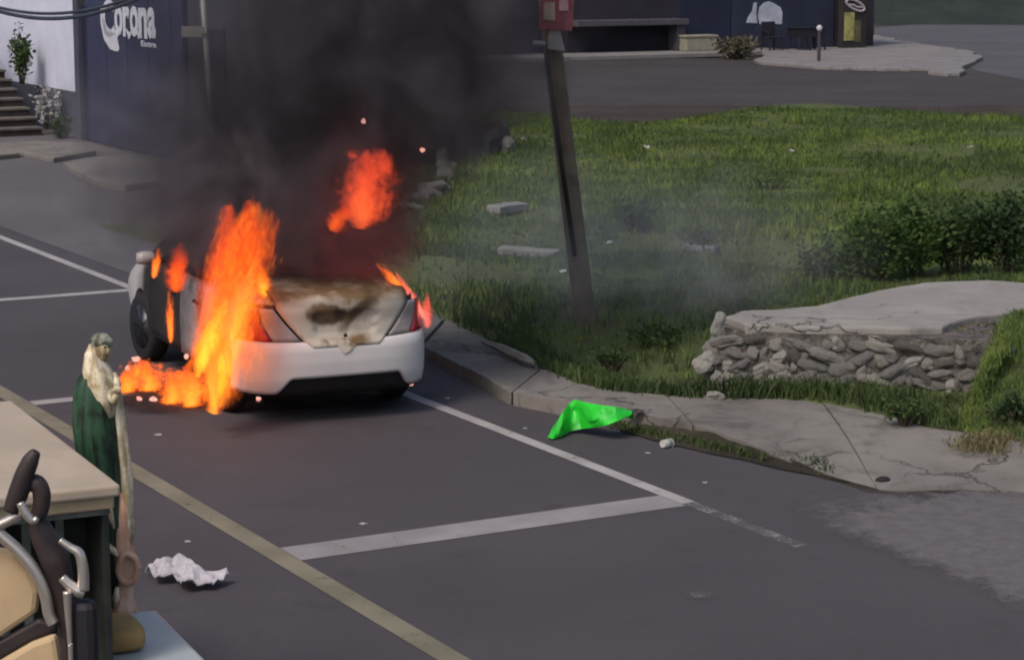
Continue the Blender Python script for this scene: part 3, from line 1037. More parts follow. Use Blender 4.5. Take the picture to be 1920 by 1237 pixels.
# grassy bank right of the wall, from the slab down to the pavement
top = [(1890, 650), (1890, 630), (1890, 608), (1900, 592), (1920, 586), (2100, 592), (2400, 600)]
bot = [(1800, 800), (1810, 804), (1820, 808), (1840, 814), (1920, 826), (2150, 860), (2500, 900)]
tp = [G(a, b, ZT - 0.03) for a, b in top]; bt = [G(a, b, 0.12) for a, b in bot]
rows = []
NB = 14
def lerp_poly(pl, t):
    x = t * (len(pl) - 1); i = min(int(x), len(pl) - 2)
    return pl[i].lerp(pl[i + 1], x - i)
for j in range(NB + 1):
    v = j / NB
    row = []
    for i in range(31):
        a, b = lerp_poly(tp, i / 30), lerp_poly(bt, i / 30)
        p = b.lerp(a, v)
        p.z = 0.12 + (a.z - 0.12) * (1 - (1 - v) ** 1.6) + 0.02 * mnoise.noise(p * 2.5) * math.sin(v * math.pi)
        row.append(p)
    rows.append(row)
mb = MB(); mb.grid(rows)
bank = structure(mb.build('grass_bank', M['field'], smooth=True))

# rubble in the lot: a low broken ring of stones with a hollow, pale concrete pieces
def scatter_rock(px, py, sx, sy, sz, mat_i, name, label, cat, grp=None, rz=0.0):
    o = obj_from(stone_me[mat_i], name, None)
    g = G(px, py, 0.15)
    g.z = field_z(g.x, g.y)
    o.location = g + Vector((0, 0, sz * 0.4))
    o.scale = (sx, sy, sz)
    o.rotation_euler = (0, 0, rz)
    tag(o, label, cat, grp)
    return o
rp = G(875, 300, 0.1)
ruin = empty('ruined_stone_basin', (rp.x, rp.y, 0.12))
tag(ruin, 'low ruined stone basin with pale broken rims in the grass lot', 'ruin')
mb = MB()
rim = []
NR = 18
rows = []
prof = [(1.0, -0.05), (1.0, .34), (.93, .46), (.84, .46), (.8, .30), (.78, -.02)]
rw_ = []
for r_, h_ in prof:
    row = []
    for k in range(NR + 1):
        a = 2 * math.pi * k / NR
        w = 1 + 0.12 * mnoise.noise(Vector((math.cos(a) * 1.5, math.sin(a) * 1.5, 1)))
        hh = h_ * (1 + 0.5 * mnoise.noise(Vector((math.cos(a) * 2, math.sin(a) * 2, 7)))) if h_ > 0 else h_
        row.append((0.75 * r_ * w * math.cos(a), 1.5 * r_ * w * math.sin(a) + 1.2, hh))
    rw_.append(row)
mb.grid(rw_)
mb.build('basin_wall', plain('dark_weathered_masonry', (0.075, 0.068, 0.066), 0.95, var=0.3, scale=5, bump=0.03), ruin)
for k, (px, py, sx, sz) in enumerate(((812, 262, .12, .1), (826, 243, .1, .06), (846, 238, .16, .05), (868, 241, .18, .05), (886, 243, .16, .05), (938, 252, .08, .12), (950, 272, .12, .16), (830, 296, .09, .16), (844, 312, .13, .1), (835, 330, .16, .14), (818, 352, .2, .12), (795, 372, .25, .10), (772, 388, .22, .07))):
    o = obj_from(stone_me[(0, 4, 2, 1, 5)[k % 5]], 'rim_stone', None, ruin)
    g = G(px, py, 0.32 if py < 300 else 0.2)
    o.location = Vector((g.x - rp.x, g.y - rp.y, g.z - 0.14))
    o.scale = (sx, sx * 1.4, sz)
    o.rotation_euler = (random.uniform(-.3, .3), random.uniform(-.3, .3), random.uniform(-1, 1))
M['frag'] = plain('pale_concrete_fragment', (0.22, 0.22, 0.215), 0.9, var=0.2, scale=6, bump=0.02)
def fragment(px0, py0, px1, py1, wd, th, label, rz=None):
    a, b = G(px0, py0, .2), G(px1, py1, .2)
    c = (a + b) / 2
    c.z = field_z(c.x, c.y)
    L = (b - a).length
    an = math.atan2(b.y - a.y, b.x - a.x)
    mb = MB()
    rows = []
    pts = []
    for i in range(9):
        t = i / 8
        j = 0.25 * wd * mnoise.noise(Vector((t * 4 + px0, 0, 0)))
        pts.append((L * (t - .5), -wd / 2 + j))
    for i in range(9):
        t = 1 - i / 8
        j = 0.25 * wd * mnoise.noise(Vector((t * 4 + px0, 5, 0)))
        pts.append((L * (t - .5), wd / 2 + j))
    mb.prism(pts, 0.0, th)
    o = mb.build('concrete_fragment', M['frag'], bevel=0.015)
    o.location = c + Vector((0, 0, 0.03))
    o.rotation_euler = (0.06, 0.02, an)
    tag(o, label, 'concrete fragment')
fragment(924, 410, 978, 401, 0.22, 0.10, 'short pale concrete fragment in the grass left of the pole')
fragment(938, 470, 1046, 476, 0.18, 0.09, 'long pale concrete fragment lying in grass just before the pole')
fragment(1280, 458, 1345, 462, 0.2, 0.07, 'pale concrete fragment in the smoke right of the pole')
mb = MB()
pk = [G(*p, .16) for p in ((905, 642), (940, 655), (985, 676), (1000, 682))]
for i in range(4):
    pk[i].z = 0.17
mb.tube(pk, [0.02, 0.04, 0.045, 0.02], 6)
o = mb.build('stick', plain('pale_dead_stick', (0.2, 0.18, 0.16), 0.9)); tag(o, 'pale dead stick lying along the edge of the sidewalk', 'stick')

# ================================================================== VEGETATION
def in_view(p, m=120):
    d = p - Vector((0, 0, H))
    s, c = math.sin(PITCH), math.cos(PITCH)
    dep = d.y * c - d.z * s
    if dep < 1:
        return False
    x = d.x / dep * F + 960
    y = 618.5 - (d.y * s + d.z * c) / dep * F
    return -m < x < 1920 + m and -m < y < 1237 + m
def blades(name, pts, hgt, wid, mat, parent=None, lean=0.5, per=3):
    """pts: list of ground points; each gets a small tuft of tapering blades in ONE mesh"""
    n = len(pts) * per
    P = np.repeat(np.array([p[:] for p in pts]), per, axis=0)
    P[:, :2] += rng.normal(0, 0.03, (n, 2))
    h = hgt * rng.uniform(0.45, 1.35, n) * np.repeat(np.array([0.45 + 1.3 * max(0, 0.5 + mnoise.noise(Vector((p[0] * .9, p[1] * .7, 3.7)))) for p in pts]), per)
    a = rng.uniform(0, 2 * np.pi, n)
    w = wid * rng.uniform(0.6, 1.3, n)
    dx, dy = np.cos(a) * w, np.sin(a) * w
    la = rng.uniform(0, 2 * np.pi, n); ll = lean * h * rng.uniform(0.1, 1, n)
    tx, ty = np.cos(la) * ll, np.sin(la) * ll
    V = np.zeros((n, 5, 3))
    V[:, 0] = P + np.stack([-dx, -dy, np.zeros(n)], 1)
    V[:, 1] = P + np.stack([dx, dy, np.zeros(n)], 1)
    mid = P + np.stack([tx * .35, ty * .35, h * .6], 1)
    V[:, 2] = mid + np.stack([dx * .7, dy * .7, np.zeros(n)], 1)
    V[:, 3] = mid - np.stack([dx * .7, dy * .7, np.zeros(n)], 1)
    V[:, 4] = P + np.stack([tx, ty, h], 1)
    me = bpy.data.meshes.new(name)
    me.vertices.add(n * 5)
    me.vertices.foreach_set('co', V.reshape(-1))
    base = np.arange(n) * 5
    quad = np.stack([base, base + 1, base + 2, base + 3], 1)
    tri = np.stack([base + 3, base + 2, base + 4], 1)
    loops = np.concatenate([quad.reshape(-1), tri.reshape(-1)])
    me.loops.add(len(loops))
    me.loops.foreach_set('vertex_index', loops.astype(np.int32))
    me.polygons.add(2 * n)
    ls = np.concatenate([np.arange(n) * 4, 4 * n + np.arange(n) * 3]).astype(np.int32)
    me.polygons.foreach_set('loop_start', ls)
    me.update(calc_edges=True)
    me.validate()
    me.materials.append(mat)
    o = bpy.data.objects.new(name, me)
    COL.objects.link(o)
    if parent is not None:
        o.parent = parent
    return stuff(o)
slab_xy = [(p.x, p.y) for p in P2([(1325, 760), (1340, 700), (1362, 612), (1530, 602), (1660, 568), (1850, 550), (2350, 575), (2500, 900), (1700, 800)], 0.1)]
def pip(x, y, poly):
    ins = False
    j = len(poly) - 1
    for i in range(len(poly)):
        xi, yi = poly[i]; xj, yj = poly[j]
        if (yi > y) != (yj > y) and x < (xj - xi) * (y - yi) / (yj - yi) + xi:
            ins = not ins
        j = i
    return ins
slab_poly = [(p.x, p.y) for p in sp]
sw_in = sw_poly
pts = []
tries = 0
while len(pts) < 52000 and tries < 260000:
    tries += 1
    # even in the picture: choose a distance with more points near
    Y = 16.5 * (50.0 / 16.5) ** (random.random() ** 0.85)
    X = random.uniform(-0.09 * Y - 0.5, 0.24 * Y + 1.0)
    q, s = X * Nn.x + Y * Nn.y, X * U.x + Y * U.y
    if q < 9.9 or (s > 28.0 and q < 14.4) or Y > 48.8 + mnoise.noise(Vector((X * .22, 0, 9))) * 4.5 + random.gauss(0, .5):
        continue
    z = field_z(X, Y)
    p = Vector((X, Y, z))
    if Y < 22 and (pip(X, Y, sw_in) or pip(X, Y, slab_xy)):
        continue
    if not in_view(p):
        continue
    # bare patches
    bare = mnoise.noise(Vector((X * .5, Y * .4, 11)))
    if bare > 0.22 and random.random() < 0.85:
        continue
    pts.append(p)
print('grass points', len(pts), tries)
cutp = len(pts) * 3 // 4
blades('lot_grass', pts[:cutp], 0.055, 0.010, M['grass'])
blades('lot_dark_grass', pts[cutp:], 0.085, 0.010, M['grass_dark'], lean=0.7)
# grass on the bank and along the wall foot
bp = []
for k in range(4200):
    i, v = random.random(), random.random()
    a, b = lerp_poly(tp, i), lerp_poly(bt, i)
    p = b.lerp(a, v)
    p.z = 0.11 + (a.z - 0.12) * (1 - (1 - v) ** 1.6)
    bp.append(p)
blades('bank_grass', bp, 0.045, 0.006, M['grass'], lean=0.8)
bp = []
for k in range(1300):
    i = random.random() ** 1.3
    p = G(1960 - 320 * i, 760 + random.random() * 50 - 10 * i, 0.13)
    if pip(p.x, p.y, sw_in):
        continue
    bp.append(p)
blades('wall_foot_grass', bp, 0.09, 0.008, M['grass_dark'], lean=0.8)
bp = []
for k in range(420):
    t = random.random()
    p = G(1150 + t * 420 + random.uniform(-10, 10), 781 + t * 88 + random.uniform(4, 22), 0.01)
    bp.append(p)
blades('gutter_weeds', bp, 0.04, 0.008, M['grass_dark'], lean=0.9)
bp = []
for k in range(900):
    t = random.random()
    p = inner[3].lerp(inner[9], 0)
    j = random.randrange(2, 11)
    p = inner[j].lerp(inner[j + 1], t)
    p = p + Nn * random.uniform(-0.02, 0.35)
    p.z = 0.10
    bp.append(p)
blades('edge_grass', bp, 0.10, 0.009, M['grass_dark'], lean=0.9)
bp = []
for k in range(240):
    p = G(1845 + random.gauss(0, 26), 830 + random.gauss(0, 9), 0.11)
    bp.append(p)
blades('corner_grass', bp, 0.05, 0.008, M['dry'], lean=0.9)

def shrub(name, loc, rx, ry, rz, nleaf, size, mat, label, cat='bush', grp=None, stems=7, seed=0, up=0.4, leaf_name='foliage'):
    r = random.Random(seed)
    e = empty(name, loc)
    tag(e, label, cat, grp)
    mb = MB()
    tips = []
    for i in range(stems):
        a = r.uniform(0, 2 * math.pi); d = math.sqrt(r.random())
        tip = Vector((math.cos(a) * d * rx * .8, math.sin(a) * d * ry * .8, rz * r.uniform(.55, 1.0) * (1 - .35 * d * d)))
        base = Vector((tip.x * .25, tip.y * .25, -0.03))
        mid = base.lerp(tip, .55) + Vector((r.uniform(-.04, .04), r.uniform(-.04, .04), .03))
        mb.tube([base, mid, tip], [0.014, 0.009, 0.004], 5)
        tips.append((base, mid, tip))
    mb.build('stem', M['bark'], e)
    V, Fc = [], []
    for k in range(nleaf):
        b0, m0, t0 = tips[r.randrange(len(tips))]
        t = r.uniform(.25, 1.0)
        c = (b0.lerp(m0, t * 2) if t < .5 else m0.lerp(t0, t * 2 - 1)) + Vector((r.gauss(0, rx * .16), r.gauss(0, ry * .16), r.gauss(0, rz * .07)))
        c.z = max(c.z, 0.01)
        s_ = size * r.uniform(.5, 1.25)
        d = Vector((r.gauss(0, 1), r.gauss(0, 1), r.gauss(up, .6))).normalized()
        sd = d.cross(Vector((r.gauss(0, 1), r.gauss(0, 1), r.gauss(0, 1)))).normalized()
        b = len(V)
        V += [c, c + d * s_ * .5 + sd * s_ * .26, c + d * s_, c + d * s_ * .5 - sd * s_ * .26]
        Fc.append((b, b + 1, b + 2, b + 3))
    me = bpy.data.meshes.new(leaf_name)
    me.from_pydata([v[:] for v in V], [], Fc)
    o = obj_from(me, leaf_name, mat, e)
    return e
SH = [  # px, py(base), half-width px, height px, material, leaves
    (1560, 552, 70, 90, 'leaf_dark', 700, 'dark leafy weeds at the left end of the bushes behind the slab'),
    (1640, 545, 90, 185, 'leaf', 2300, 'tall bright green bush behind the concrete slab'),
    (1715, 535, 85, 165, 'leaf', 2000, 'green bush right of the tallest one behind the slab'),
    (1795, 528, 90, 135, 'leaf_dark', 2000, 'dark green bush behind the highest part of the slab'),
    (1885, 532, 95, 140, 'leaf_dark', 2000, 'dark bush at the right edge behind the slab'),
    (1840, 470, 70, 95, 'leaf', 900, 'light green bush behind the dark bushes at right'),
    (1195, 440, 60, 85, 'leaf_dark', 500, 'dark low weeds in the lot right of the pole'),
    (1320, 470, 80, 60, 'leaf_dark', 500, 'dark weeds in the drifting smoke right of the pole'),
    (1240, 655, 90, 60, 'leaf_dark', 700, 'dark weeds by the pavement left of the rubble wall'),
    (1150, 690, 60, 45, 'leaf_dark', 400, 'small dark weeds at the pavement edge below the pole'),
    (1440, 360, 60, 45, 'leaf', 400, 'low green weeds in the middle of the lot'),
    (1840, 640, 70, 50, 'dry', 260, 'dry yellowish weeds on the bank right of the rubble wall'),
    (1890, 790, 55, 60, 'leaf_dark', 420, 'leafy weeds on the bank by the bare earth patch'),
    (1700, 790, 60, 55, 'leaf_dark', 450, 'leafy weeds at the right foot of the rubble wall'),
]
for k, (px, py, hw, hp, mt, nl, lab) in enumerate(SH):
    g = G(px, py, 0.14)
    if k in (0, 1, 2, 3, 4):
        g = G(px, py - 14, 0.14)
        hp = hp + 25
    if k in (11, 12):
        v = {11: .8, 12: .15}[k]
        g = G(px, py, .14 + .4 * v); g.z = .12 + .4 * v
    sc = g.y / F
    shrub('weed_clump' if hp < 70 else 'bush', g, hw * sc, hw * sc * 0.9, hp * sc, nl, 0.075 if hp > 70 else 0.05, M[mt], lab, 'weeds' if hp < 70 else 'bush', seed=k + 40, stems=12)
# pale dusty climber on the white wall by the stairs
wp = G(112, 262)
for k, (px, py, w_, h_, mt, lab) in enumerate(((92, 235, 28, 85, 'leaf_pale', 'pale dusty shrub climbing the white wall beside the stairs'), (122, 258, 22, 50, 'leaf_dark', 'dark weeds at the foot of the white wall by the gate'), (45, 150, 26, 110, 'leaf_dark', 'dark shrub hanging over the top of the staircase'))):
    a, b = facade_hit(px, py, QF - 0.15, SF)
    g = RW(QF - 0.2, SF - a, 0.0)
    sc = g.y / F
    g.z = max(0.0, b - 0.05) if k != 1 else 0.0
    shrub('wall_shrub', g, w_ * sc * 1.1, 0.4, h_ * sc, 520 if k != 2 else 700, 0.11, M[mt], lab, 'shrub', seed=90 + k, stems=10)

# dry scruffy mound against the shop
shrub('dry_bush', BUSH_AT + Vector((0, .5, 0)), .78, .6, .95, 1500, .16, leaf_mat('straw_leaves', (.10, .085, .055), (.22, .195, .14)), 'dry straw coloured bush beside the cream block', 'bush', seed=77, stems=16, up=.1)
# white scraps in the lot
M['scrap'] = plain('white_litter', (0.42, 0.42, 0.40), 0.8, var=0.1)
def scrap_mesh(seed, n=5):
    r = random.Random(seed)
    mb = MB()
    rows = []
    for i in range(n):
        rows.append([((i / (n - 1) - .5) + r.uniform(-.12, .12), (j / (n - 1) - .5) + r.uniform(-.12, .12), 0.12 + r.uniform(0, .35)) for j in range(n)])
    mb.grid(rows)
    return mb
scr = [(1212, 281), (1486, 287), (1602, 308), (1711, 274), (1820, 284), (1145, 458), (1056, 515), (980, 270), (1030, 278), (1410, 218), (945, 605), (860, 580)]
for k, (px, py) in enumerate(scr):
    o = scrap_mesh(k).build('litter_scrap', M['scrap'], solid=0.02)
    g = G(px, py, .15)
    s_ = 11 * g.y / F * random.uniform(.8, 1.2)
    o.scale = (s_, s_, s_ * 0.8)
    o.location = (g.x, g.y, field_z(g.x, g.y) + 0.02)
    o.rotation_euler = (0.3, 0, k)
    tag(o, 'small white scrap of litter lying in the grass lot', 'litter', 'white litter scattered over the grass lot')
# ================================================================== THE BURNING CAR
CAR_H = math.radians(24.0)
rear_c = RW(7.08, 15.38)
cdir = Vector((-math.sin(CAR_H), math.cos(CAR_H), 0))
car_loc = rear_c + cdir * 2.245 * 0.93
car = empty('burning_car', car_loc, CAR_H)
car.scale = (0.90, 0.93, 0.98)
tag(car, 'white sedan on fire in the parking bay, its rear scorched', 'car')
CARM = Matrix.Translation(car_loc) @ Matrix.Rotation(CAR_H, 4, 'Z')

# paint: white with soot on the flank, roof and boot
def car_paint(name, soot_expr, base=(0.60, 0.575, 0.57)):
    t = NT(name)
    c = t.coord('Object')
    x, y, z = t.xyz(c)
    n1 = t.noise(c, 2.2, 5, 0.62)
    n2 = t.noise(c, 7.0, 4, 0.6)
    n = n1 * 0.7 + n2 * 0.3
    s, br = soot_expr(t, x, y, z, n)
    col = t.mix(n2.ss(.35, .7) * 0.25, base, tuple(v * 0.85 for v in base))
    col = t.mix(br, col, (0.17, 0.105, 0.05))
    col = t.mix(s, col, (0.018, 0.013, 0.012))
    rg = (s.max(br) * 0.5 + 0.28).clamp()
    return t.bsdf(col, rg, 0, None, 0, 0.45, 0.0)
def e_body(t, x, y, z, n):
    flank = (x * -1.0).ss(.45, .75) * (y + n * 0.9).ss(0.15, .45) * (1.0 - (y + n * .5).ss(1.35, 1.7))
    top = (z + n * 0.5).ss(1.22, 1.42)
    s = (flank * 1.0).max(top)
    br = (z + n * 0.5).ss(1.05, 1.3) * (1.0 - s)
    return s.clamp(), br.clamp()
M['car_body'] = car_paint('white_car_paint_sooty', e_body)
def e_lid(t, x, y, z, n):
    dx = (x + 0.12) / 0.24
    dz = (z - 0.86) / 0.09
    r = (dx * dx + dz * dz).sqrt()
    patch = 1.0 - (r + (n - 0.5) * 3.4).ss(0.5, 1.2)
    # second burn running diagonally down from the upper right
    e = (x * 0.75 - (z - 0.80)) / 0.10
    ln = (1.0 - (e.abs() + (n - 0.5) * 4.0).ss(0.4, 1.3)) * x.ss(-0.1, 0.05) * (1.0 - x.ss(0.36, 0.5))
    low = (1.0 - z.ss(0.66, 0.72)) * (n).ss(.42, .55) * (1.0 - x.ss(.1, .3))
    topb = z.ss(0.90, 1.03) * (n + 0.18).ss(.42, .75)
    br = (patch.max(ln * 0.85).max(low * 0.9).max(topb * 0.95) + n.ss(.5, .7) * .55 + 0.14).clamp()
    s = (patch * (n).ss(.4, .55) * 0.75).max(ln * n.ss(.45, .6) * 0.65).max(y.ss(-1.75, -1.3))
    return s.clamp(), br.clamp()
M['car_lid'] = car_paint('scorched_boot_paint', e_lid, (0.60, 0.54, 0.46))
def e_bump(t, x, y, z, n):
    br = (x.abs() * -1.0 + 0.25).ss(0, .2) * z.ss(.52, .64) * n.ss(.45, .62)
    s = (y + n * .4).ss(-1.55, -1.35)
    return s.clamp() * 0.8, br.clamp() * 0.7
M['car_bumper'] = car_paint('white_bumper_paint', e_bump, (0.66, 0.62, 0.615))
def e_black(t, x, y, z, n):
    return (n + 0.5).ss(.3, .6) * 0.97, (n * 0.3).clamp()
M['car_burnt'] = car_paint('burnt_black_paint', e_black, (0.1, 0.08, 0.08))
def e_grey(t, x, y, z, n):
    return (n + z * 0.15).ss(.55, .85) * 0.8, n.ss(.4, .7) * 0.5
M['car_rear_door'] = car_paint('smoke_greyed_paint', e_grey, (0.42, 0.39, 0.39))
M['glass_burnt'] = plain('sooty_glass', (0.012, 0.010, 0.010), 0.35, var=0.3, scale=5)
M['trim'] = plain('black_trim', (0.014, 0.012, 0.013), 0.6, var=0.3, scale=6)
M['tyre'] = plain('tyre_rubber', (0.014, 0.014, 0.017), 0.8, var=0.2, scale=8)
M['rim'] = plain('dark_wheel_rim', (0.06, 0.062, 0.075), 0.4, 0.6, var=0.15)
M['lamp_red'] = plain('red_lamp_lens', (0.34, 0.012, 0.03), 0.25, var=0.2, scale=8, coat=0.3)
M['lamp_clear'] = plain('clear_lamp_lens', (0.36, 0.31, 0.30), 0.3, var=0.12, scale=8, coat=0.3)

ST = [  # y, zb, wM, wSh, zS, wT, zT, zC
    (-2.10, .36, .62, .60, .90, .54, .945, .955),
    (-2.00, .32, .72, .68, .925, .585, .975, .985),
    (-1.75, .27, .815, .765, .95, .63, 1.02, 1.04),
    (-1.50, .25, .845, .80, .96, .63, 1.055, 1.075),
    (-1.36, .25, .845, .80, .965, .62, 1.11, 1.13),
    (-0.85, .24, .845, .805, .97, .575, 1.385, 1.42),
    (-0.55, .24, .845, .805, .97, .57, 1.45, 1.495),
    (0.00, .24, .845, .80, .965, .575, 1.475, 1.525),
    (0.42, .24, .845, .80, .955, .57, 1.44, 1.485),
    (0.80, .24, .845, .80, .945, .58, 1.27, 1.315),
    (1.22, .24, .84, .79, .93, .64, 1.00, 1.045),
    (1.70, .24, .835, .76, .86, .60, .925, .965),
    (2.02, .26, .79, .68, .76, .52, .81, .84),
    (2.20, .30, .62, .54, .64, .40, .68, .695)]
rings = []
for (y, zb, wM, wSh, zS, wT, zT, zC) in ST:
    half = [(0, zb), (wM - .16, zb), (wM - .045, zb + .05), (wM, .55 if zS > .7 else .5), (wM - .008, (.55 + zS) / 2 + .03), (wSh, zS), (wT + (wSh - wT) * .45, zS + (zT - zS) * .5), (wT, zT), (wT * .55, zT + (zC - zT) * .75), (0, zC)]
    ring = [(x, y, z) for x, z in half] + [(-x, y, z) for x, z in half[-2:0:-1]]
    rings.append(ring)
mb = MB()
n = len(rings[0])
vs_ = [p for r in rings for p in r]
fs_ = []
for i in range(len(rings) - 1):
    for k in range(n):
        fs_.append((i * n + k, i * n + (k + 1) % n, (i + 1) * n + (k + 1) % n, (i + 1) * n + k))
fs_.append(tuple(range(n)))
fs_.append(tuple((len(rings) - 1) * n + k for k in range(n - 1, -1, -1)))
mb.add(vs_, fs_)
bodyo = mb.build('body', M['car_body'], None, smooth=True, sub=2)
WY = (-1.33, 1.27)
cutters = []
for y in WY:
    cb_ = MB(); cb_.lathe([(.345, -1.2), (.345, 1.2)], 32, 'x', (0, y, .315))
    co_ = cb_.build('cutter', M['trim'])
    md = bodyo.modifiers.new('cut', 'BOOLEAN'); md.object = co_; md.operation = 'DIFFERENCE'; md.solver = 'EXACT'
    cutters.append(co_)
dg = bpy.context.evaluated_depsgraph_get()
dg.update()
nm = bpy.data.meshes.new_from_object(bodyo.evaluated_get(dg))
bpy.data.objects.remove(bodyo)
for c in cutters:
    bpy.data.objects.remove(c)
nm.materials.clear(); nm.materials.append(M['car_body'])
nm.polygons.foreach_set('use_smooth', [True] * len(nm.polygons))
bodyo = bpy.data.objects.new('body', nm); COL.objects.link(bodyo); bodyo.parent = car
md = bodyo.modifiers.new('es', 'EDGE_SPLIT'); md.split_angle = math.radians(40)

def side_w(z):
    t = (z - 0.55)
    return 0.836 - (0.10 * t * t if t < 0 else 0.24 * t * t)
def side_panel(name, poly, sgn, mat, off=0.006, solid=0.012, parent=car):
    """poly: (y, z) outline of two curves: bottom list and top list"""
    bot, topc = poly
    rows = []
    for j in range(9):
        v = j / 8
        row = []
        for b, t in zip(bot, topc):
            y = b[0] + (t[0] - b[0]) * v; z = b[1] + (t[1] - b[1]) * v
            row.append((sgn * (side_w(z) + off), y, z))
        rows.append(row)
    mb = MB(); mb.grid(rows)
    return mb.build(name, mat, parent, smooth=True, solid=solid)
for sgn in (-1, 1):
    fd = side_panel('front_door', ([(-.12, .30), (.3, .30), (.86, .30)], [(-.10, .945), (.35, .94), (.95, .93)]), sgn, M['car_burnt'] if sgn < 0 else M['car_body'])
    rd = side_panel('rear_door', ([(-.92, .55), (-.55, .30), (-.14, .30)], [(-1.0, .955), (-.55, .95), (-.12, .945)]), sgn, M['car_rear_door'] if sgn < 0 else M['car_body'])
    for d_, y_ in ((fd, 0.0), (rd, -.8)):
        mb = MB(); mb.tube([(sgn * (side_w(.8) + .012), y_, .80), (sgn * (side_w(.8) + .045), y_ + .04, .805), (sgn * (side_w(.8) + .045), y_ + .16, .805), (sgn * (side_w(.8) + .012), y_ + .20, .80)], .013, 8)
        mb.build('handle', M['trim'], d_, smooth=True)
    # side windows
    def win(name, lst):
        rows = []
        for j in range(5):
            v = j / 4
            rows.append([(sgn * (wb_ + (wt_ - wb_) * v + 0.012 * math.sin(v * math.pi)), yb + (yt - yb) * v, zb + (zt - zb) * v) for (yb, zb, wb_, yt, zt, wt_) in lst])
        mb = MB(); mb.grid(rows); mb.build(name, M['glass_burnt'], car, smooth=True, solid=.01)
    win('side_window', [(-.06, .985, .805, -.06, 1.42, .622), (.4, .985, .80, .33, 1.40, .622), (1.02, .985, .79, .62, 1.28, .648)])
    win('side_window', [(-.98, 1.0, .795, -.80, 1.34, .645), (-.6, .99, .808, -.55, 1.41, .622), (-.12, .99, .808, -.12, 1.42, .622)])
    # wing mirror
    mb = MB(); mb.lathe([(.01, -.09), (.05, -.08), (.06, -.02), (.055, .06), (.04, .085), (.01, .09)], 14, 'x', (sgn * .92, .74, 1.0))
    mr = mb.build('wing_mirror', M['car_rear_door'], car, smooth=True)
    mb = MB(); mb.tube([(sgn * .79, .78, .96), (sgn * .88, .75, 1.0)], .03, 8); mb.build('mirror_arm', M['trim'], mr)
    # wheels
    for y in WY:
        wb2 = empty('wheel', (sgn * .755, y, .31)); wb2.parent = car
        if sgn < 0 and y > 0:
            wb2.rotation_euler = (0, 0, 0.12)
        mb = MB(); mb.lathe([(.19, -.09), (.285, -.095), (.308, -.065), (.312, 0), (.308, .065), (.285, .095), (.19, .09)], 36, 'x'); mb.build('tyre', M['tyre'], wb2, smooth=True)
        mb = MB(); mb.lathe([(.03, .07), (.06, .08), (.185, .072), (.2, .094)], 28, 'x') if sgn > 0 else mb.lathe([(.2, -.094), (.185, -.072), (.06, -.08), (.03, -.07)], 28, 'x')
        rim = mb.build('rim', M['rim'], wb2, smooth=True)
        for k in range(7):
            a = 2 * math.pi * k / 7
            mb = MB(); mb.box((sgn * .088, .105 * math.cos(a), .105 * math.sin(a)), (.012, .17, .035), Matrix.Rotation(a, 3, 'X'))
            mb.build('spoke', M['rim'], rim)
# rear window and windscreen
mb = MB(); mb.grid([[(x * (.56 - .08 * v), -1.42 + .50 * v, 1.11 + .30 * v + .02 * (1 - (x / 1.0) ** 2)) for x in np.linspace(-1, 1, 9)] for v in np.linspace(0, 1, 5)])
rwn = mb.build('rear_window', M['glass_burnt'], car, smooth=True, solid=.012)
mb = MB(); mb.grid([[(x * (.60 - .08 * v), 1.22 - .64 * v, 1.055 + .38 * v + .015 * (1 - (x / 1.0) ** 2)) for x in np.linspace(-1, 1, 9)] for v in np.linspace(0, 1, 5)])
mb.build('windscreen', M['glass_burnt'], car, smooth=True, solid=.012)
# rear end surface
def plan(x, hw):
    a = min(1.0, abs(x) / hw)
    return -1.72 - .525 * (1 - a ** 4) ** (1 / 2.2)
def prof(z):
    pts_ = [(.20, .10), (.27, .05), (.36, .012), (.50, 0.0), (.60, .004), (.64, .02), (.68, .05), (.80, .06), (.90, .045), (.97, .05), (1.03, .10)]
    for (z0, o0), (z1, o1) in zip(pts_[:-1], pts_[1:]):
        if z <= z1:
            k = max(0, (z - z0) / (z1 - z0))
            return o0 + (o1 - o0) * k
    return pts_[-1][1]
def hw_(z):
    return .852 - max(0, z - .6) * .16
def rear(x, z, off=0.0):
    h = hw_(z)
    return (x, plan(x, h) + prof(z) - off, z)
def rear_th(th, z, off=0.0):
    h = hw_(z)
    s = math.sin(th)
    x = h * math.copysign(abs(s) ** 0.62, s)
    return (x * (1 + off / h), plan(x, h) + prof(z) - off, z)
# dark shell behind lid and lamps
mb = MB(); mb.grid([[rear_th(th, z, -.03) for th in np.linspace(-1.5, 1.5, 41)] for z in np.linspace(.22, .95, 14)])
mb.build('rear_panel', M['trim'], car, smooth=True, solid=.01)
# bumper
def zbot(x):
    a = abs(x)
    k = max(0, min(1, (a - .47) / .14)); k = k * k * (3 - 2 * k)
    return .385 - .125 * k
rows = []
for v in np.linspace(0, 1, 15):
    row = []
    for th in np.linspace(-1.555, 1.555, 81):
        x0 = rear_th(th, .4)[0]
        zt_ = .645 + .02 * min(1, abs(x0) / .8)
        zz_ = zbot(x0) + (zt_ - zbot(x0)) * v
        row.append(rear_th(th, zz_, .006))
    rows.append(row)
rows.insert(0, [(p[0] * .97, p[1] + .05, p[2] + .012) for p in rows[0]])
rows.append([(p[0] * .985, p[1] + .06, p[2] + .004) for p in rows[-1]])
mb = MB(); mb.grid(rows)
bump = mb.build('rear_bumper', M['car_bumper'], car, smooth=True, solid=.012)
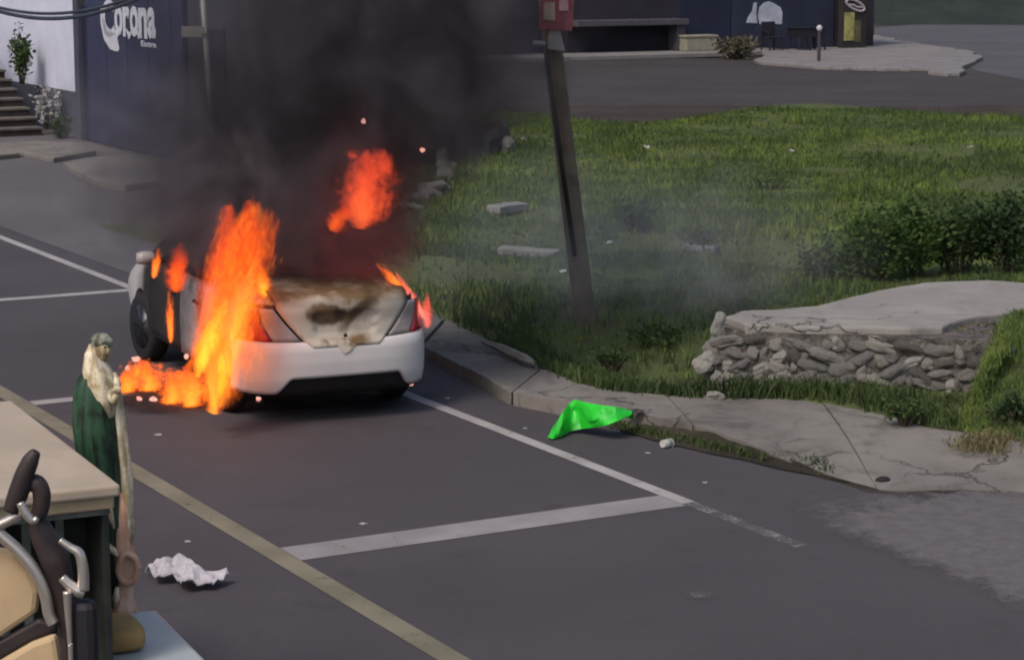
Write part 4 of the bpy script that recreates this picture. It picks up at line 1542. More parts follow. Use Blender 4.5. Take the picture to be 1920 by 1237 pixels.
# lower black valance in the cut-out, exhaust
mb = MB(); mb.grid([[(x, plan(x, .85) + .10 + .05 * v, .245 + .15 * v) for x in np.linspace(-.66, .66, 21)] for v in np.linspace(0, 1, 5)])
mb.build('valance', M['trim'], car, smooth=True, solid=.01)
mb = MB(); mb.tube([(.38, -2.12, .26), (.38, -1.9, .25)], .035, 12); mb.build('exhaust', M['galv'], car, smooth=True)
# boot lid: rear face (narrowing downwards) and deck
def lid_x(z):
    pts_ = [(.60, .27), (.64, .33), (.70, .40), (.80, .49), (.92, .585), (1.03, .60)]
    for (z0, o0), (z1, o1) in zip(pts_[:-1], pts_[1:]):
        if z <= z1:
            return o0 + (o1 - o0) * max(0, (z - z0) / (z1 - z0))
    return .6
rows = []
zs = np.concatenate([np.linspace(.615, .97, 16), [1.0]])
for z in zs:
    xw = lid_x(z)
    row = []
    for k in np.linspace(-1, 1, 25):
        p = list(rear(k * xw, z, .012))
        # plate recess and crisp fold lines
        if .70 < z < .88 and abs(k * xw) < .27:
            p[1] += .022
        row.append(tuple(p))
    rows.append(row)
for v in np.linspace(0.12, 1, 8):
    row = []
    for k in np.linspace(-1, 1, 25):
        y0 = rear(k * .6, 1.0, .012)[1]
        row.append((k * (.6 + .02 * v), y0 + (-1.50 - y0) * v, 1.0 + .012 * math.sin(min(1, v * 4) * 1.57) + .075 * v + .012 * (1 - k * k)))
    rows.append(row)
mb = MB(); mb.grid(rows)
lid = mb.build('boot_lid', M['car_lid'], car, smooth=True, solid=.012)
mb = MB(); mb.lathe([(.0, 0), (.016, .0), (.017, .005), (.012, .008), (.0, .009)], 16, 'z')
em = mb.build('emblem', M['trim'], lid, smooth=True); em.rotation_euler = (math.pi / 2, 0, 0); em.location = (0.0, rear(0, .70, .012)[1] - .004, .695)
# sagging strip of melted trim under the lid
mb = MB(); mb.add([rear(-.10, .64, .02), rear(.10, .635, .02), rear(.02, .575, .02), rear(-.03, .56, .02)], [(0, 1, 2, 3)])
mb.build('melted_trim', M['car_lid'], lid, solid=.006)
# tail lamps
for sgn in (-1, 1):
    def th_of(x, z):
        return math.asin(min(1, abs(x) / hw_(z)) ** (1 / .62))
    rowsA, rowsB = [], []
    for z in np.linspace(.672, .925, 9):
        t0 = th_of(lid_x(z) + .018, z); t2 = 1.50 if z < .86 else 1.38
        t1 = t0 + (t2 - t0) * (.30 + .10 * (z - .67) / .25)
        rowsA.append([rear_th(sgn * th, z, .008) for th in np.linspace(t0, t1 - .008, 7)])
        rowsB.append([rear_th(sgn * th, z, .012) for th in np.linspace(t1, t2, 11)])
    lamp = empty('tail_lamp', (0, 0, 0)); lamp.parent = car
    mb = MB(); mb.grid(rowsA); mb.build('clear_lens', M['lamp_clear'], lamp, smooth=True, solid=.008)
    mb = MB(); mb.grid(rowsB); mb.build('red_lens', M['lamp_red'], lamp, smooth=True, solid=.01)
mb = MB(); mb.tube([(0, -.62, 1.49), (0, -.80, 1.58)], [.012, .003], 6); mb.build('antenna', M['trim'], car)
# ================================================================== LITTER ON THE ROAD
M['green_sheet'] = plain('bright_green_plastic', (0.02, 0.55, 0.035), 0.45, var=0.18, scale=7)
def cloth_mesh(pts3, sub=2):
    pass
def sheet_from_outline(name, px, z_fn, mat, label, cat, th=0.006, res=26, fold=0.03, seed=0, freq=6.0):
    """a crumpled sheet lying on the road whose outline on the ground is given in photo pixels"""
    gp = [G(a, b, zz) for a, b, zz in px]
    c = sum(gp, Vector()) / len(gp); c.z = 0
    poly = [(p.x, p.y) for p in gp]
    x0, x1 = min(p[0] for p in poly), max(p[0] for p in poly)
    y0, y1 = min(p[1] for p in poly), max(p[1] for p in poly)
    bm = bmesh.new()
    vs_ = [bm.verts.new((p.x - c.x, p.y - c.y, 0)) for p in gp]
    f = bm.faces.new(vs_)
    bmesh.ops.triangulate(bm, faces=[f])
    for it in range(4):
        bmesh.ops.subdivide_edges(bm, edges=[e for e in bm.edges if e.calc_length() > 0.045], cuts=1, use_grid_fill=False)
        bmesh.ops.triangulate(bm, faces=bm.faces)
    for v in bm.verts:
        w = v.co
        # inverse-distance heights of the outline points
        ws, hs = 0, 0
        for p, (a, b, zz) in zip(gp, px):
            d = (Vector((p.x - c.x, p.y - c.y)) - Vector((w.x, w.y))).length + .01
            k = 1 / d ** 2.2
            ws += k; hs += k * zz
        nz = abs(mnoise.noise(Vector((w.x * freq, w.y * freq, seed)))) * fold + abs(mnoise.noise(Vector((w.x * freq * 2.7, w.y * freq * 2.7, seed + 4)))) * fold * .5
        v.co.z = 0.012 + hs / ws + nz
    me = bpy.data.meshes.new(name)
    bm.to_mesh(me); bm.free()
    o = obj_from(me, name, mat)
    o.location = c
    md = o.modifiers.new('solid', 'SOLIDIFY'); md.thickness = th
    tag(o, label, cat)
    return o
fr = [(1026, 819), (1036, 823), (1050, 819), (1068, 808), (1090, 804), (1115, 801), (1138, 797), (1158, 789), (1182, 779)]
fz = [.012, .012, .012, .02, .04, .08, .12, .155, .17]
rg = [(1036, 803), (1046, 788), (1057, 770), (1068, 756), (1078, 749), (1104, 756), (1128, 760), (1156, 763), (1186, 770)]
g0 = G(1100, 800)
gs = empty('plastic_sheet', g0)
tag(gs, 'bright green plastic sheet crumpled in the gutter', 'plastic sheet')
rows = []
def interp2(pl, t):
    x = t * (len(pl) - 1); i = min(int(x), len(pl) - 2); f = x - i
    return pl[i][0] + (pl[i + 1][0] - pl[i][0]) * f, pl[i][1] + (pl[i + 1][1] - pl[i][1]) * f
for i in range(31):
    t_ = i / 30
    zf_ = float(np.interp(t_, np.linspace(0, 1, 9), fz))
    a = G(*interp2(fr, t_), zf_)
    b = AT(*interp2(rg, t_), a.y + .10)
    col_ = []
    for v in np.linspace(0, 1, 13):
        p = a.lerp(b, v)
        bend = math.sin(v * math.pi) * (.03 * math.sin(t_ * 17) - .02)
        nz = mnoise.noise(p * 7) * .04 + mnoise.noise(p * 17) * .018
        p = p + Vector((0, bend + nz * math.sin(v * math.pi) * 1.3, nz * .6 * math.sin(v * math.pi)))
        p.z = max(p.z, .010)
        col_.append(p - g0)
    for v in (.35, .7, 1.0):
        p = b + Vector((.02 * v, .16 * v, -.10 * v + .02 * mnoise.noise(b * 9 + Vector((v, 0, 0)))))
        p.z = max(p.z, .02)
        col_.append(p - g0)
    rows.append(col_)
mb = MB(); mb.grid(rows)
mb.build('sheet', M['green_sheet'], gs, solid=.005)
M['rag'] = plain('dirty_white_cloth', (0.46, 0.43, 0.46), 0.9, var=0.12, scale=6, dirt=((0.22, 0.2, 0.21), .6))
sheet_from_outline('rag', [(272, 1078, .0), (295, 1060, .06), (335, 1050, .09), (352, 1062, .05), (372, 1072, .06), (425, 1078, .05), (432, 1094, .0), (395, 1104, .02), (378, 1108, .0), (345, 1100, .05), (322, 1090, .02), (290, 1092, .02)], None, M['rag'],
                   'crumpled dirty white rag lying on the asphalt', 'rag', fold=.065, seed=7, freq=11)
lit = [(1249, 839, 16, 'white plastic cup lying in the gutter right of the green sheet', 'cup'),
       (1214, 850, 9, 'small white paper ball beside the white plastic cup', 'paper'),
       (1322, 905, 7, 'tiny pale scrap between the gutter and the edge line', 'scrap'),
       (838, 748, 9, 'small pale scrap near the end of the edge line', 'scrap'),
       (680, 982, 13, 'pale flat scrap of paper in the middle of the bay', 'paper'),
       (352, 1015, 11, 'pale flat scrap of paper just above the white rag', 'paper'),
       (297, 815, 12, 'pale scrap of paper on asphalt below the burning puddle', 'paper'),
       (1015, 745, 9, 'tiny brown scrap at the kerb left of the green sheet', 'scrap'),
       (985, 803, 8, 'tiny pale pebble left of the green sheet', 'pebble')]
for k, (px, py, sz, lab, cat) in enumerate(lit):
    g = G(px, py)
    s_ = sz * g.y / F
    if k == 0:
        e = empty('plastic_cup', g + Vector((0, 0, .03)))
        mb = MB(); mb.lathe([(.026, -.045), (.028, -.045), (.036, .045), (.034, .045), (.025, -.04)], 14, 'x')
        e.rotation_euler = (0, .15, .9)
        tag(e, lab, cat)
        mb.build('cup_body', M['scrap'], e, smooth=True)
        mb = MB(); mb.tube([(.046, .036 * math.cos(a), .036 * math.sin(a)) for a in np.linspace(0, 2 * math.pi, 15)], .004, 6, caps=False); mb.build('rim', M['scrap'], e)
        continue
    o = scrap_mesh(k + 60).build('paper_scrap' if cat == 'paper' else 'road_scrap', M['scrap'], solid=.03)
    o.scale = (s_, s_, s_ * (.6 if k < 4 else .25))
    o.location = g
    o.rotation_euler = (0, 0, k)
    tag(o, lab, cat)
# dark rag beside the green sheet and dark stone at the pavement corner
o = scrap_mesh(91).build('dark_rag', plain('dark_rag_cloth', (0.05, 0.04, 0.045), 0.9), solid=.03)
g = G(1188, 776, .11); o.location = g; o.scale = (.14, .08, .09); tag(o, 'small dark rag on the kerb touching the green sheet', 'rag')
o = obj_from(rock_mesh('dark_stone', 33, (.05, .04, .035), .3, 3), 'dark_stone', plain('dark_stone', (0.02, 0.017, 0.022), .9)); o.location = G(1655, 907) + Vector((0, 0, .02))
tag(o, 'small dark stone at the corner of the pavement', 'stone')

# ================================================================== FOREGROUND AT LOWER LEFT
M['beige'] = plain('beige_laminate', (0.44, 0.355, 0.275), 0.6, var=0.08, scale=3, dirt=((0.33, 0.265, 0.2), .5))
M['beige_trim'] = plain('beige_moulding', (0.42, 0.33, 0.21), 0.55, var=0.1)
M['tan'] = plain('tan_panel', (0.58, 0.42, 0.25), 0.65, var=0.10, scale=3)  # brightened tan, warm sunlight is put into the base colour
M['chrome'] = plain('dull_chrome', (0.62, 0.56, 0.50), 0.32, 0.75, var=0.08)
M['grip'] = plain('dark_rubber_grip', (0.040, 0.028, 0.028), 0.55, var=0.2)
M['inside'] = plain('dark_cabinet_inside', (0.020, 0.024, 0.020), 0.7, var=0.4, scale=6)
M['strip'] = plain('greenish_glass_strip', (0.12, 0.135, 0.12), 0.35, var=0.3, scale=9)
FH = math.radians(26)
fud = Vector((-math.sin(FH), math.cos(FH), 0)); fnd = Vector((math.cos(FH), math.sin(FH), 0))
ZC = 1.45
T0 = G(226, 908, ZC); T1 = G(22, 750, ZC)
print('cab', T0, T1, (T1 - T0).length, math.degrees(math.atan2(-(T1 - T0).x, (T1 - T0).y)))
fd_ = (T1 - T0); CL = fd_.length; CA = math.atan2(-fd_.x, fd_.y)
cabn = empty('cabinet', (T0.x, T0.y, 0), CA)
tag(cabn, 'beige topped cabinet with dark open front in the lower left foreground', 'cabinet')
# local: x = 0 right side, -x left; y = 0 front (towards the camera), +y back
mb = MB(); mb.bx(-1.25, 0, 0, CL, ZC - .05, ZC); mb.build('top', M['beige'], cabn, bevel=.012)
mb = MB(); mb.bx(-1.22, -.02, .025, CL - .02, ZC - .105, ZC - .051); mb.build('moulding', M['beige_trim'], cabn, bevel=.01)
mb = MB(); mb.bx(-1.21, -.03, .055, CL - .03, ZC - .135, ZC - .106); mb.build('moulding', M['strip'], cabn, bevel=.006)
mb = MB(); mb.bx(-1.2, -.04, .32, CL - .05, .06, ZC - .136); mb.build('carcass', M['inside'], cabn)
for x_ in (-1.2, -.62, -.065):
    mb = MB(); mb.bx(x_, x_ + .03, .06, .319, .06, ZC - .137); mb.build('front_post', M['inside'], cabn, bevel=.005)
for x_ in (-.58, -.46, -.36, -.22):
    mb = MB(); mb.bx(x_, x_ + .035, .22, .24, .4, ZC - .16); mb.build('glass_strip', M['strip'], cabn)
mb = MB(); mb.bx(-1.17, -.07, .1, .319, .55, .57); mb.build('shelf', M['inside'], cabn)
for x_, y_ in ((-1.15, .1), (-.1, .1), (-1.15, CL - .1), (-.1, CL - .1)):
    mb = MB(); mb.bx(x_ - .03, x_ + .03, y_ - .03, y_ + .03, 0, .059); mb.build('foot', M['grip'], cabn)

# low white chest the statue stands on
ZB = .64
C1 = G(293, 1141, ZB)
chest = empty('white_chest', (C1.x, C1.y, 0), math.radians(24))
tag(chest, 'low bluish white chest under the statue at the lower left', 'chest')
M['chest'] = plain('bluish_white_enamel', (0.42, 0.46, 0.48), 0.35, var=0.06, scale=3)
mb = MB(); mb.bx(-.46, -.015, -2.0, -.015, .05, ZB - .05); mb.build('body', M['chest'], chest, bevel=.02)
mb = MB(); mb.bx(-.48, 0, -2.02, 0, ZB - .049, ZB); mb.build('lid', M['chest'], chest, bevel=.018)
for y_ in (-.1, -1.9):
    for x_ in (-.4, -.08):
        mb = MB(); mb.bx(x_ - .03, x_ + .03, y_ - .03, y_ + .03, 0, .051); mb.build('foot', M['grip'], chest)

# statue with green cloak
SY = 9.85
def SP(px, py, dy=0.0):
    return AT(px, py, SY + dy)
sb = SP(228, 1168); sb.z = ZB + .001
stt = empty('cloaked_statue', sb)
tag(stt, 'painted statue with cream mantle and dark green cloak rising behind the cabinet', 'statue')
def L(px, py, dy=0.0):
    return SP(px, py, dy) - sb
def statue_mat(name, a, b, sc=14, rough=.5):
    t = NT(name); c = t.coord('Object')
    n1 = t.noise(c, sc, 5, .65); n2 = t.noise(t.mapping(c, (9, 9, 1.2)), 3.0, 3, .5)
    return t.bsdf(t.mix((n1 * .5 + n2 * .5).ss(.4, .6), a, b), rough, 0, n2, .01, .4)
M['st_cream'] = statue_mat('cream_painted_plaster', (0.40, 0.31, 0.17), (0.82, 0.72, 0.54))  # darker olive tone mottles painted shadows into the cream
M['st_green'] = statue_mat('green_painted_cloak', (0.006, 0.012, 0.007), (0.03, 0.085, 0.045), 8)
M['st_skin'] = statue_mat('painted_plaster_skin', (0.24, 0.17, 0.08), (0.58, 0.50, 0.33), 24)
M['st_hair'] = statue_mat('grey_gilded_hair', (0.05, 0.05, 0.03), (0.36, 0.36, 0.27), 34)
M['st_pink'] = statue_mat('salmon_painted_plaster', (0.60, 0.30, 0.20), (0.72, 0.48, 0.34), 12)
# robe body: loft of ellipses from hem to neck
def loft(name, secs, mat, parent, n=24, fold=0.0, nf=9, smooth=True, power=1.0):
    rows = []
    for (c, rx, ry) in secs:
        row = []
        for k in range(n + 1):
            a = 2 * math.pi * k / n
            f = 1 + fold * math.sin(a * nf + c[2] * 3)
            row.append((c[0] + rx * f * math.cos(a), c[1] + ry * f * math.sin(a), c[2]))
        rows.append(row)
    mb = MB(); mb.grid(rows)
    m0 = len(mb.v)
    mb.f.append(tuple(range(n - 1, -1, -1))); mb.f.append(tuple((len(secs) - 1) * (n + 1) + k for k in range(n)))
    return mb.build(name, mat, parent, smooth=smooth)
def S_(px, py, w, d=None):
    sc = SY / F
    return (L(px, py), w * sc, (d or w) * sc)
loft('cloak', [S_(222, 1165, 20), S_(216, 1040, 18), S_(198, 920, 34), S_(188, 860, 42), S_(180, 800, 44), S_(174, 735, 38), S_(176, 705, 32), S_(182, 690, 16)], M['st_green'], stt, fold=.07, nf=8)
loft('mantle', [S_(208, 778, 10, 28), S_(200, 745, 22, 40), S_(190, 716, 33, 42), S_(182, 694, 28, 36), S_(178, 676, 20, 28), S_(175, 660, 16, 24), S_(177, 652, 11, 18)], M['st_cream'], stt, fold=.05, nf=6)
hdm = rock_mesh('head', 2, (19 * SY / F, 21 * SY / F, 25 * SY / F), .06, 3)
ho = obj_from(hdm, 'head', M['st_skin'], stt); ho.location = L(190, 655)
hrm = rock_mesh('hair', 9, (22 * SY / F, 24 * SY / F, 18 * SY / F), .16, 3)
hr = obj_from(hrm, 'hair', M['st_hair'], stt); hr.location = L(191, 641, .012)
mb = MB(); mb.tube([L(176, 648), L(168, 668), L(164, 695), L(160, 715)], [.022, .026, .024, .012], 8); mb.build('hair_lock', M['st_cream'], stt, smooth=True)
mb = MB(); mb.tube([L(199, 652, -.045), L(203, 658, -.05), L(200, 664, -.045)], [.004, .009, .005], 6); mb.build('nose', M['st_skin'], stt, smooth=True)
mb = MB(); mb.tube([L(196, 722, -.03), L(207, 742, -.06), L(214, 752, -.07), L(219, 738, -.07)], [.034, .03, .022, .016], 10); mb.build('arm', M['st_cream'], stt, smooth=True)
for ex in (197, 204):
    mb = MB(); mb.tube([L(ex - 2, 651, -.046), L(ex, 650, -.05), L(ex + 2, 651, -.046)], [.002, .005, .002], 6); mb.build('eye', M['grip'], stt)
mb = MB(); mb.tube([L(214, 700, .0), L(219, 718, -.03), L(219, 738, -.05)], [.012, .02, .016], 8); mb.build('forearm', M['st_cream'], stt, smooth=True)
for k in range(4):
    mb = MB(); mb.tube([L(214 + k * 3, 738, -.075), L(215 + k * 3, 728, -.09), L(216 + k * 3, 722 + abs(k - 1.5) * 2, -.085)], [.0065, .006, .004], 6); mb.build('finger', M['st_cream'], stt, smooth=True)
# long cream staff of folded cloth at its right, standing on the base
loft('robe_fall', [S_(238, 1056, 12), S_(238, 980, 13), S_(236, 900, 13), S_(228, 850, 15), S_(222, 790, 14), S_(218, 745, 12), S_(217, 722, 7)], M['st_cream'], stt, fold=.12, nf=5)
loft('pedestal', [S_(228, 1167, 36), S_(228, 1155, 34), S_(230, 1120, 20), S_(232, 1085, 18), S_(232, 1045, 24), S_(230, 1020, 20), S_(226, 960, 20), S_(222, 920, 14)], M['st_pink'], stt, fold=.06, nf=6)
ringp = [L(240 + 18 * math.cos(a), 1066 + 27 * math.sin(a), -.06) for a in np.linspace(0, 2 * math.pi, 21)]
mb = MB(); mb.tube(ringp, .017, 8, caps=False); mb.build('scroll_ring', M['st_pink'], stt, smooth=True)
for (a, b, c) in (((203, 935), (206, 965), (213, 990)), ((201, 1018), (212, 1032), (222, 1042)), ((220, 1100), (217, 1120), (214, 1138))):
    mb = MB(); mb.tube([L(*a, -.07), L(*b, -.08), L(*c, -.07)], [.008, .017, .006], 8); mb.build('scroll', M['st_cream'], stt, smooth=True)
# cushion on the chest
cu = SP(222, 1212, -.55)
mu = MB()
rows = []
for i in range(13):
    th = math.pi * i / 12 - math.pi / 2
    row = []
    for k in range(25):
        ph = 2 * math.pi * k / 24
        sgnp = lambda v, p: math.copysign(abs(v) ** p, v)
        row.append((.098 * sgnp(math.cos(th), .4) * sgnp(math.cos(ph), .5), .16 * sgnp(math.cos(th), .4) * sgnp(math.sin(ph), .5), .055 * sgnp(math.sin(th), .6)))
    rows.append(row)
mu.grid(rows)
o = mu.build('cushion', plain('mustard_cushion', (0.36, 0.235, 0.09), .85, var=.15, scale=8), smooth=True)
o.location = (cu.x, cu.y, ZB + .057); o.rotation_euler = (0, 0, math.radians(24))
tag(o, 'mustard coloured cushion lying on the white chest', 'cushion')

# hand cart with chrome tubes, black grips and tan panels, nearest to the camera
CY = 7.5
cb0 = AT(150, 1237, CY); cb0.z = 0
cart = empty('hand_cart', cb0)
tag(cart, 'hand cart of bent chrome tubes, dark grips and tan panels in the corner', 'cart')
def K(px, py, dy=0.0):
    return AT(px, py, CY + dy) - cb0
def smooth_pts(pts, n=6):
    out = []
    P_ = [Vector(p) for p in pts]
    for i in range(len(P_) - 1):
        p0 = P_[max(0, i - 1)]; p1 = P_[i]; p2 = P_[i + 1]; p3 = P_[min(len(P_) - 1, i + 2)]
        for k in range(n):
            t = k / n
            out.append(.5 * ((2 * p1) + (p2 - p0) * t + (2 * p0 - 5 * p1 + 4 * p2 - p3) * t * t + (3 * p1 - p0 - 3 * p2 + p3) * t ** 3))
    out.append(P_[-1])
    return out
def ktube(name, pts, rpx, mat, dy=0.0, n=12):
    pp_ = smooth_pts([K(a, b, dy) for a, b in pts])
    if hasattr(rpx, '__len__'):
        rr_ = list(np.interp(np.linspace(0, 1, len(pp_)), np.linspace(0, 1, len(rpx)), rpx))
    else:
        rr_ = [rpx] * len(pp_)
    mb = MB(); mb.tube(pp_, [r * CY / F for r in rr_], n)
    return mb.build(name, mat, cart, smooth=True)
ktube('frame_tube', [(-60, 960), (-10, 995), (30, 1028), (62, 1065), (84, 1110), (92, 1150), (100, 1168)], 12, M['chrome'])
ktube('frame_tube', [(-60, 1000), (-5, 985), (30, 968), (40, 958)], 10, M['chrome'])
ktube('brake_lever', [(38, 942), (48, 962), (62, 976), (70, 970)], [8, 9, 8, 5], M['chrome'], -.06)
ktube('grip', [(22, 958), (34, 925), (46, 890), (58, 862), (68, 846)], [17, 20, 19, 16, 9], M['grip'])
ktube('clamp_body', [(40, 915), (66, 905), (78, 925), (74, 960), (56, 975)], [12, 18, 18, 16, 12], M['grip'], .02)
ktube('stem', [(64, 965), (82, 1005), (104, 1050), (118, 1105), (124, 1180), (126, 1300), (126, 1700)], [16, 26, 30, 22, 15, 14, 14], M['grip'], .04)
ktube('bracket', [(112, 1012), (132, 1026), (149, 1038), (156, 1070), (156, 1105)], [6, 8, 10, 11, 12], M['chrome'], -.03)
ktube('bracket', [(116, 1082), (130, 1096), (148, 1108), (158, 1112)], [9, 11, 13, 10], M['chrome'], -.03)
ktube('support_rod', [(126, 1108), (128, 1150), (131, 1200), (133, 1260), (134, 1690)], [9, 7, 5, 5, 5], M['chrome'], -.05)
# padded upright
zt_ = K(158, 1122).z
mb = MB(); mb.box((K(158, 1180).x, 0.0, (zt_ + .02) / 2), (52 * CY / F, .075, zt_ - .02)); mb.build('upright', plain('dark_padded_upright', (0.022, 0.020, 0.026), .6), cart, bevel=.03)
def kpanel(name, pts, dy, th, mat, bev=.012):
    a = [K(x, y, dy) for x, y in pts]; b = [p + Vector((0, th, 0)) for p in a]
    n = len(a)
    mb = MB(); mb.add(a + b, [tuple(range(n)), tuple(range(2 * n - 1, n - 1, -1))] + [(k, (k + 1) % n, n + (k + 1) % n, n + k) for k in range(n)])
    return mb.build(name, mat, cart, bevel=bev)
kpanel('side_panel', [(-150, 1020), (0, 1030), (32, 1034), (58, 1070), (72, 1110), (68, 1150), (0, 1196), (-150, 1290)], .06, .05, M['tan'], .02)
kpanel('side_panel', [(-150, 1330), (0, 1238), (58, 1204), (104, 1188), (112, 1240), (112, 1420), (-150, 1500)], .06, .05, M['tan'], .02)
kpanel('cross_bar', [(-150, 1285), (0, 1200), (72, 1160), (104, 1172), (100, 1186), (58, 1202), (0, 1236), (-150, 1325)], .07, .03, M['grip'])
for px in (-120, 140):
    w_ = K(px, 1200)
    mb = MB(); mb.lathe([(.03, -.025), (.12, -.03), (.13, 0), (.12, .03), (.03, .025)], 24, 'x', (w_.x, .1, .13)); mb.build('wheel', M['tyre'], cart, smooth=True)
ktube('leg', [(-120, 1100), (-120, 1300), (-120, 1640)], 12, M['grip'], .1)
mb = MB(); mb.tube([(K(-120, 1200).x, .1, .13), (K(140, 1200).x, .1, .13)], .02, 8); mb.build('axle', M['grip'], cart)
# ================================================================== FIRE
def flame_mat(name, K_, low, high, seed, turb=0.55, sharp=(0.45, 1.0), nscale=2.2, aspect=1.0, taper=0.85):
    t = NT(name)
    c = t.coord('Object')
    x, y, z = t.xyz(c)
    mp = t.mapping(c, (1.0, 1.0, 2.2 * aspect), (seed * 3.7, seed * 1.3, seed))
    nc = t.noise(mp, nscale * 0.6, 2, 0.5, 0.4, col=True)
    sx, sy, sz = t.xyz(nc)
    n2 = t.noise(mp, nscale * 2.2, 4, 0.62, 0.9)
    amp = (z * 1.1 + 0.25) * turb
    xd = x + (sx - 0.5) * amp * 2.6
    yd = y + (sy - 0.5) * amp * 2.0
    w = ((z.max(0.0) + 0.02) ** 0.42) * ((1.0 - z).max(0.0001) ** taper) * 1.55
    r = (xd * xd + yd * yd).sqrt() / (w + 0.02)
    d = 1.0 - (r + (n2 - 0.5) * 2.6).ss(sharp[0], sharp[1])
    core = (1.0 - r.ss(0.0, 0.9)) * (1.0 - z.ss(0.1, 0.75))
    col = t.mix((core * 1.15 + (0.5 - n2) * 2.2).clamp(), high, low)
    em = t.node('ShaderNodeEmission')
    t.link(col, em.inputs[0]); t.link(d * K_, em.inputs[1])
    ab = t.node('ShaderNodeVolumeAbsorption')
    ab.inputs[0].default_value = (0.0, 0.0, 0.0, 1)
    t.link(d * K_, ab.inputs[1])
    ad = t.node('ShaderNodeAddShader')
    t.link(em.outputs[0], ad.inputs[0]); t.link(ab.outputs[0], ad.inputs[1])
    t.link(ad.outputs[0], t.out.inputs['Volume'])
    return t.m
def flame_mesh():
    mb = MB()
    pr = [(.02, -.03)]
    for k in range(13):
        z = k / 12
        w = ((max(z, 0) + .02) ** .42) * (max(1 - z, .0001) ** .5) * 1.5
        pr.append((min(1.6, w * 1.15 + .38), z))
    pr.append((.05, 1.05))
    mb.lathe(pr, 16)
    return mb
FLM = flame_mesh()
def flame(base, top, w, d, mat, label, cat='fire', name='flame'):
    o = FLM.build(name, mat)
    v = top - base
    o.location = base
    o.rotation_euler = v.to_track_quat('Z', 'Y').to_euler()
    o.scale = (w, d, v.length)
    # keep the flame's own axes upright to the picture: rotate only by the lean
    q = Vector((0, 0, 1)).rotation_difference(v.normalized())
    o.rotation_euler = q.to_euler()
    tag(o, label, cat, 'flames')
    return o
def CP(x, y, z):
    return CARM @ Vector((x * .90, y * .93, z * .98))
LOW = (2.6, 0.62, 0.03); HIGH = (1.15, 0.075, 0.010)
YL = 16.5
f_big = flame_mat('fire_column', 8.0, (3.2, 0.95, 0.05), HIGH, 1.0, turb=.62, aspect=1.1, taper=.42, nscale=2.8, sharp=(.35, 1.0))
f_big2 = flame_mat('fire_column_left', 7.0, (2.0, .33, .03), (1.3, .12, .03), 5.0, turb=.62, aspect=1.1, taper=.5, nscale=2.6, sharp=(.3, 1.0))
flame(AT(385, 690, YL + .06), AT(440, 385, YL + .25), .20, .14, f_big2, 'ragged orange flame forming the left half of the fire column')
flame(AT(402, 765, YL), AT(484, 378, YL + .1), .25, .17, f_big, 'tall orange column of flame rising from the rear left door')
f_mid = flame_mat('fire_tongue', 12.0, (3.4, 1.1, 0.07), HIGH, 4.0, turb=.5)
f_mid2 = flame_mat('fire_tongue_red', 12.0, (1.8, .25, .02), (1.1, .075, .014), 7.0, turb=.5)
f_drip = flame_mat('fire_drip', 26.0, (2.6, .62, .06), (1.7, .22, .03), 9.0, turb=.6)
flame(AT(372, 700, YL - .22), AT(450, 470, YL - .2), .17, .16, f_mid, 'bright yellow flame at the foot of the tall fire column')
flame(AT(432, 640, YL - .15), AT(488, 475, YL - .05), .10, .10, f_drip, 'slim pale tongue of flame between fire column and boot')
flame(AT(402, 770, YL - .3), AT(392, 610, YL - .28), .075, .07, f_drip, 'thin stream of burning drips under the fire column')
flame(AT(432, 705, YL - .3), AT(418, 590, YL - .28), .06, .06, f_drip, 'short burning drip right of the thin burning stream')
yf = 17.75
flame(AT(328, 545, yf - .05), AT(340, 448, yf), .13, .12, f_mid2, 'red flame filling the front door window')
flame(AT(288, 520, yf + .3), AT(300, 462, yf + .3), .05, .05, f_drip, 'small flame by the wing mirror')
flame(AT(320, 640, yf - .35), AT(318, 540, yf - .3), .045, .05, f_drip, 'small pale flame inside the burnt front door')
yr = CP(.2, -.9, 1.4).y
f_ball = flame_mat('fire_ball', 7.5, (1.9, .26, .05), (1.15, .085, .035), 13.0, turb=.6, taper=.5, sharp=(.1, 1.0))
f_glow = flame_mat('painted_firelight', 1.1, (.34, .045, .035), (.22, .025, .02), 17.0, turb=.5)  # added emission volume, stands in for smoke lit by the flames
flame(AT(676, 425, yr - 1.05), AT(702, 275, yr - 1.05), .24, .18, f_ball, 'ball of red flame floating in the smoke above the roof')
flame(AT(640, 590, yr - .6), AT(672, 150, yr - .5), .80, .45, f_glow, 'dim red firelight put into the smoke above the boot as a glow')
flame(AT(620, 430, yr - 1.0), AT(662, 378, yr - 1.0), .11, .09, f_mid2, 'small torn flame under the floating red ball of fire')
yq = CP(.75, -2.0, .9).y
flame(CP(.62, -2.02, .98), AT(704, 490, yq), .05, .05, f_drip, 'thin pale flame standing on the right corner of the boot')
flame(CP(.84, -1.95, .74), AT(738, 505, yq + .1), .055, .07, flame_mat('fire_edge', 22.0, (1.6, .42, .28), (1.2, .16, .11), 21.0, turb=.4), 'pinkish red flame licking over the right tail lamp')
flame(CP(.88, -1.9, .66), AT(800, 545, yq + .1), .06, .06, flame_mat('fire_edge2', 18.0, (1.5, .30, .2), (1.1, .10, .08), 25.0, turb=.4), 'short red flame beside the right tail lamp')
flame(CP(-.60, -1.9, 1.0), AT(474, 488, yq - .4), .10, .10, f_mid, 'small orange flame at the left corner of the rear window')
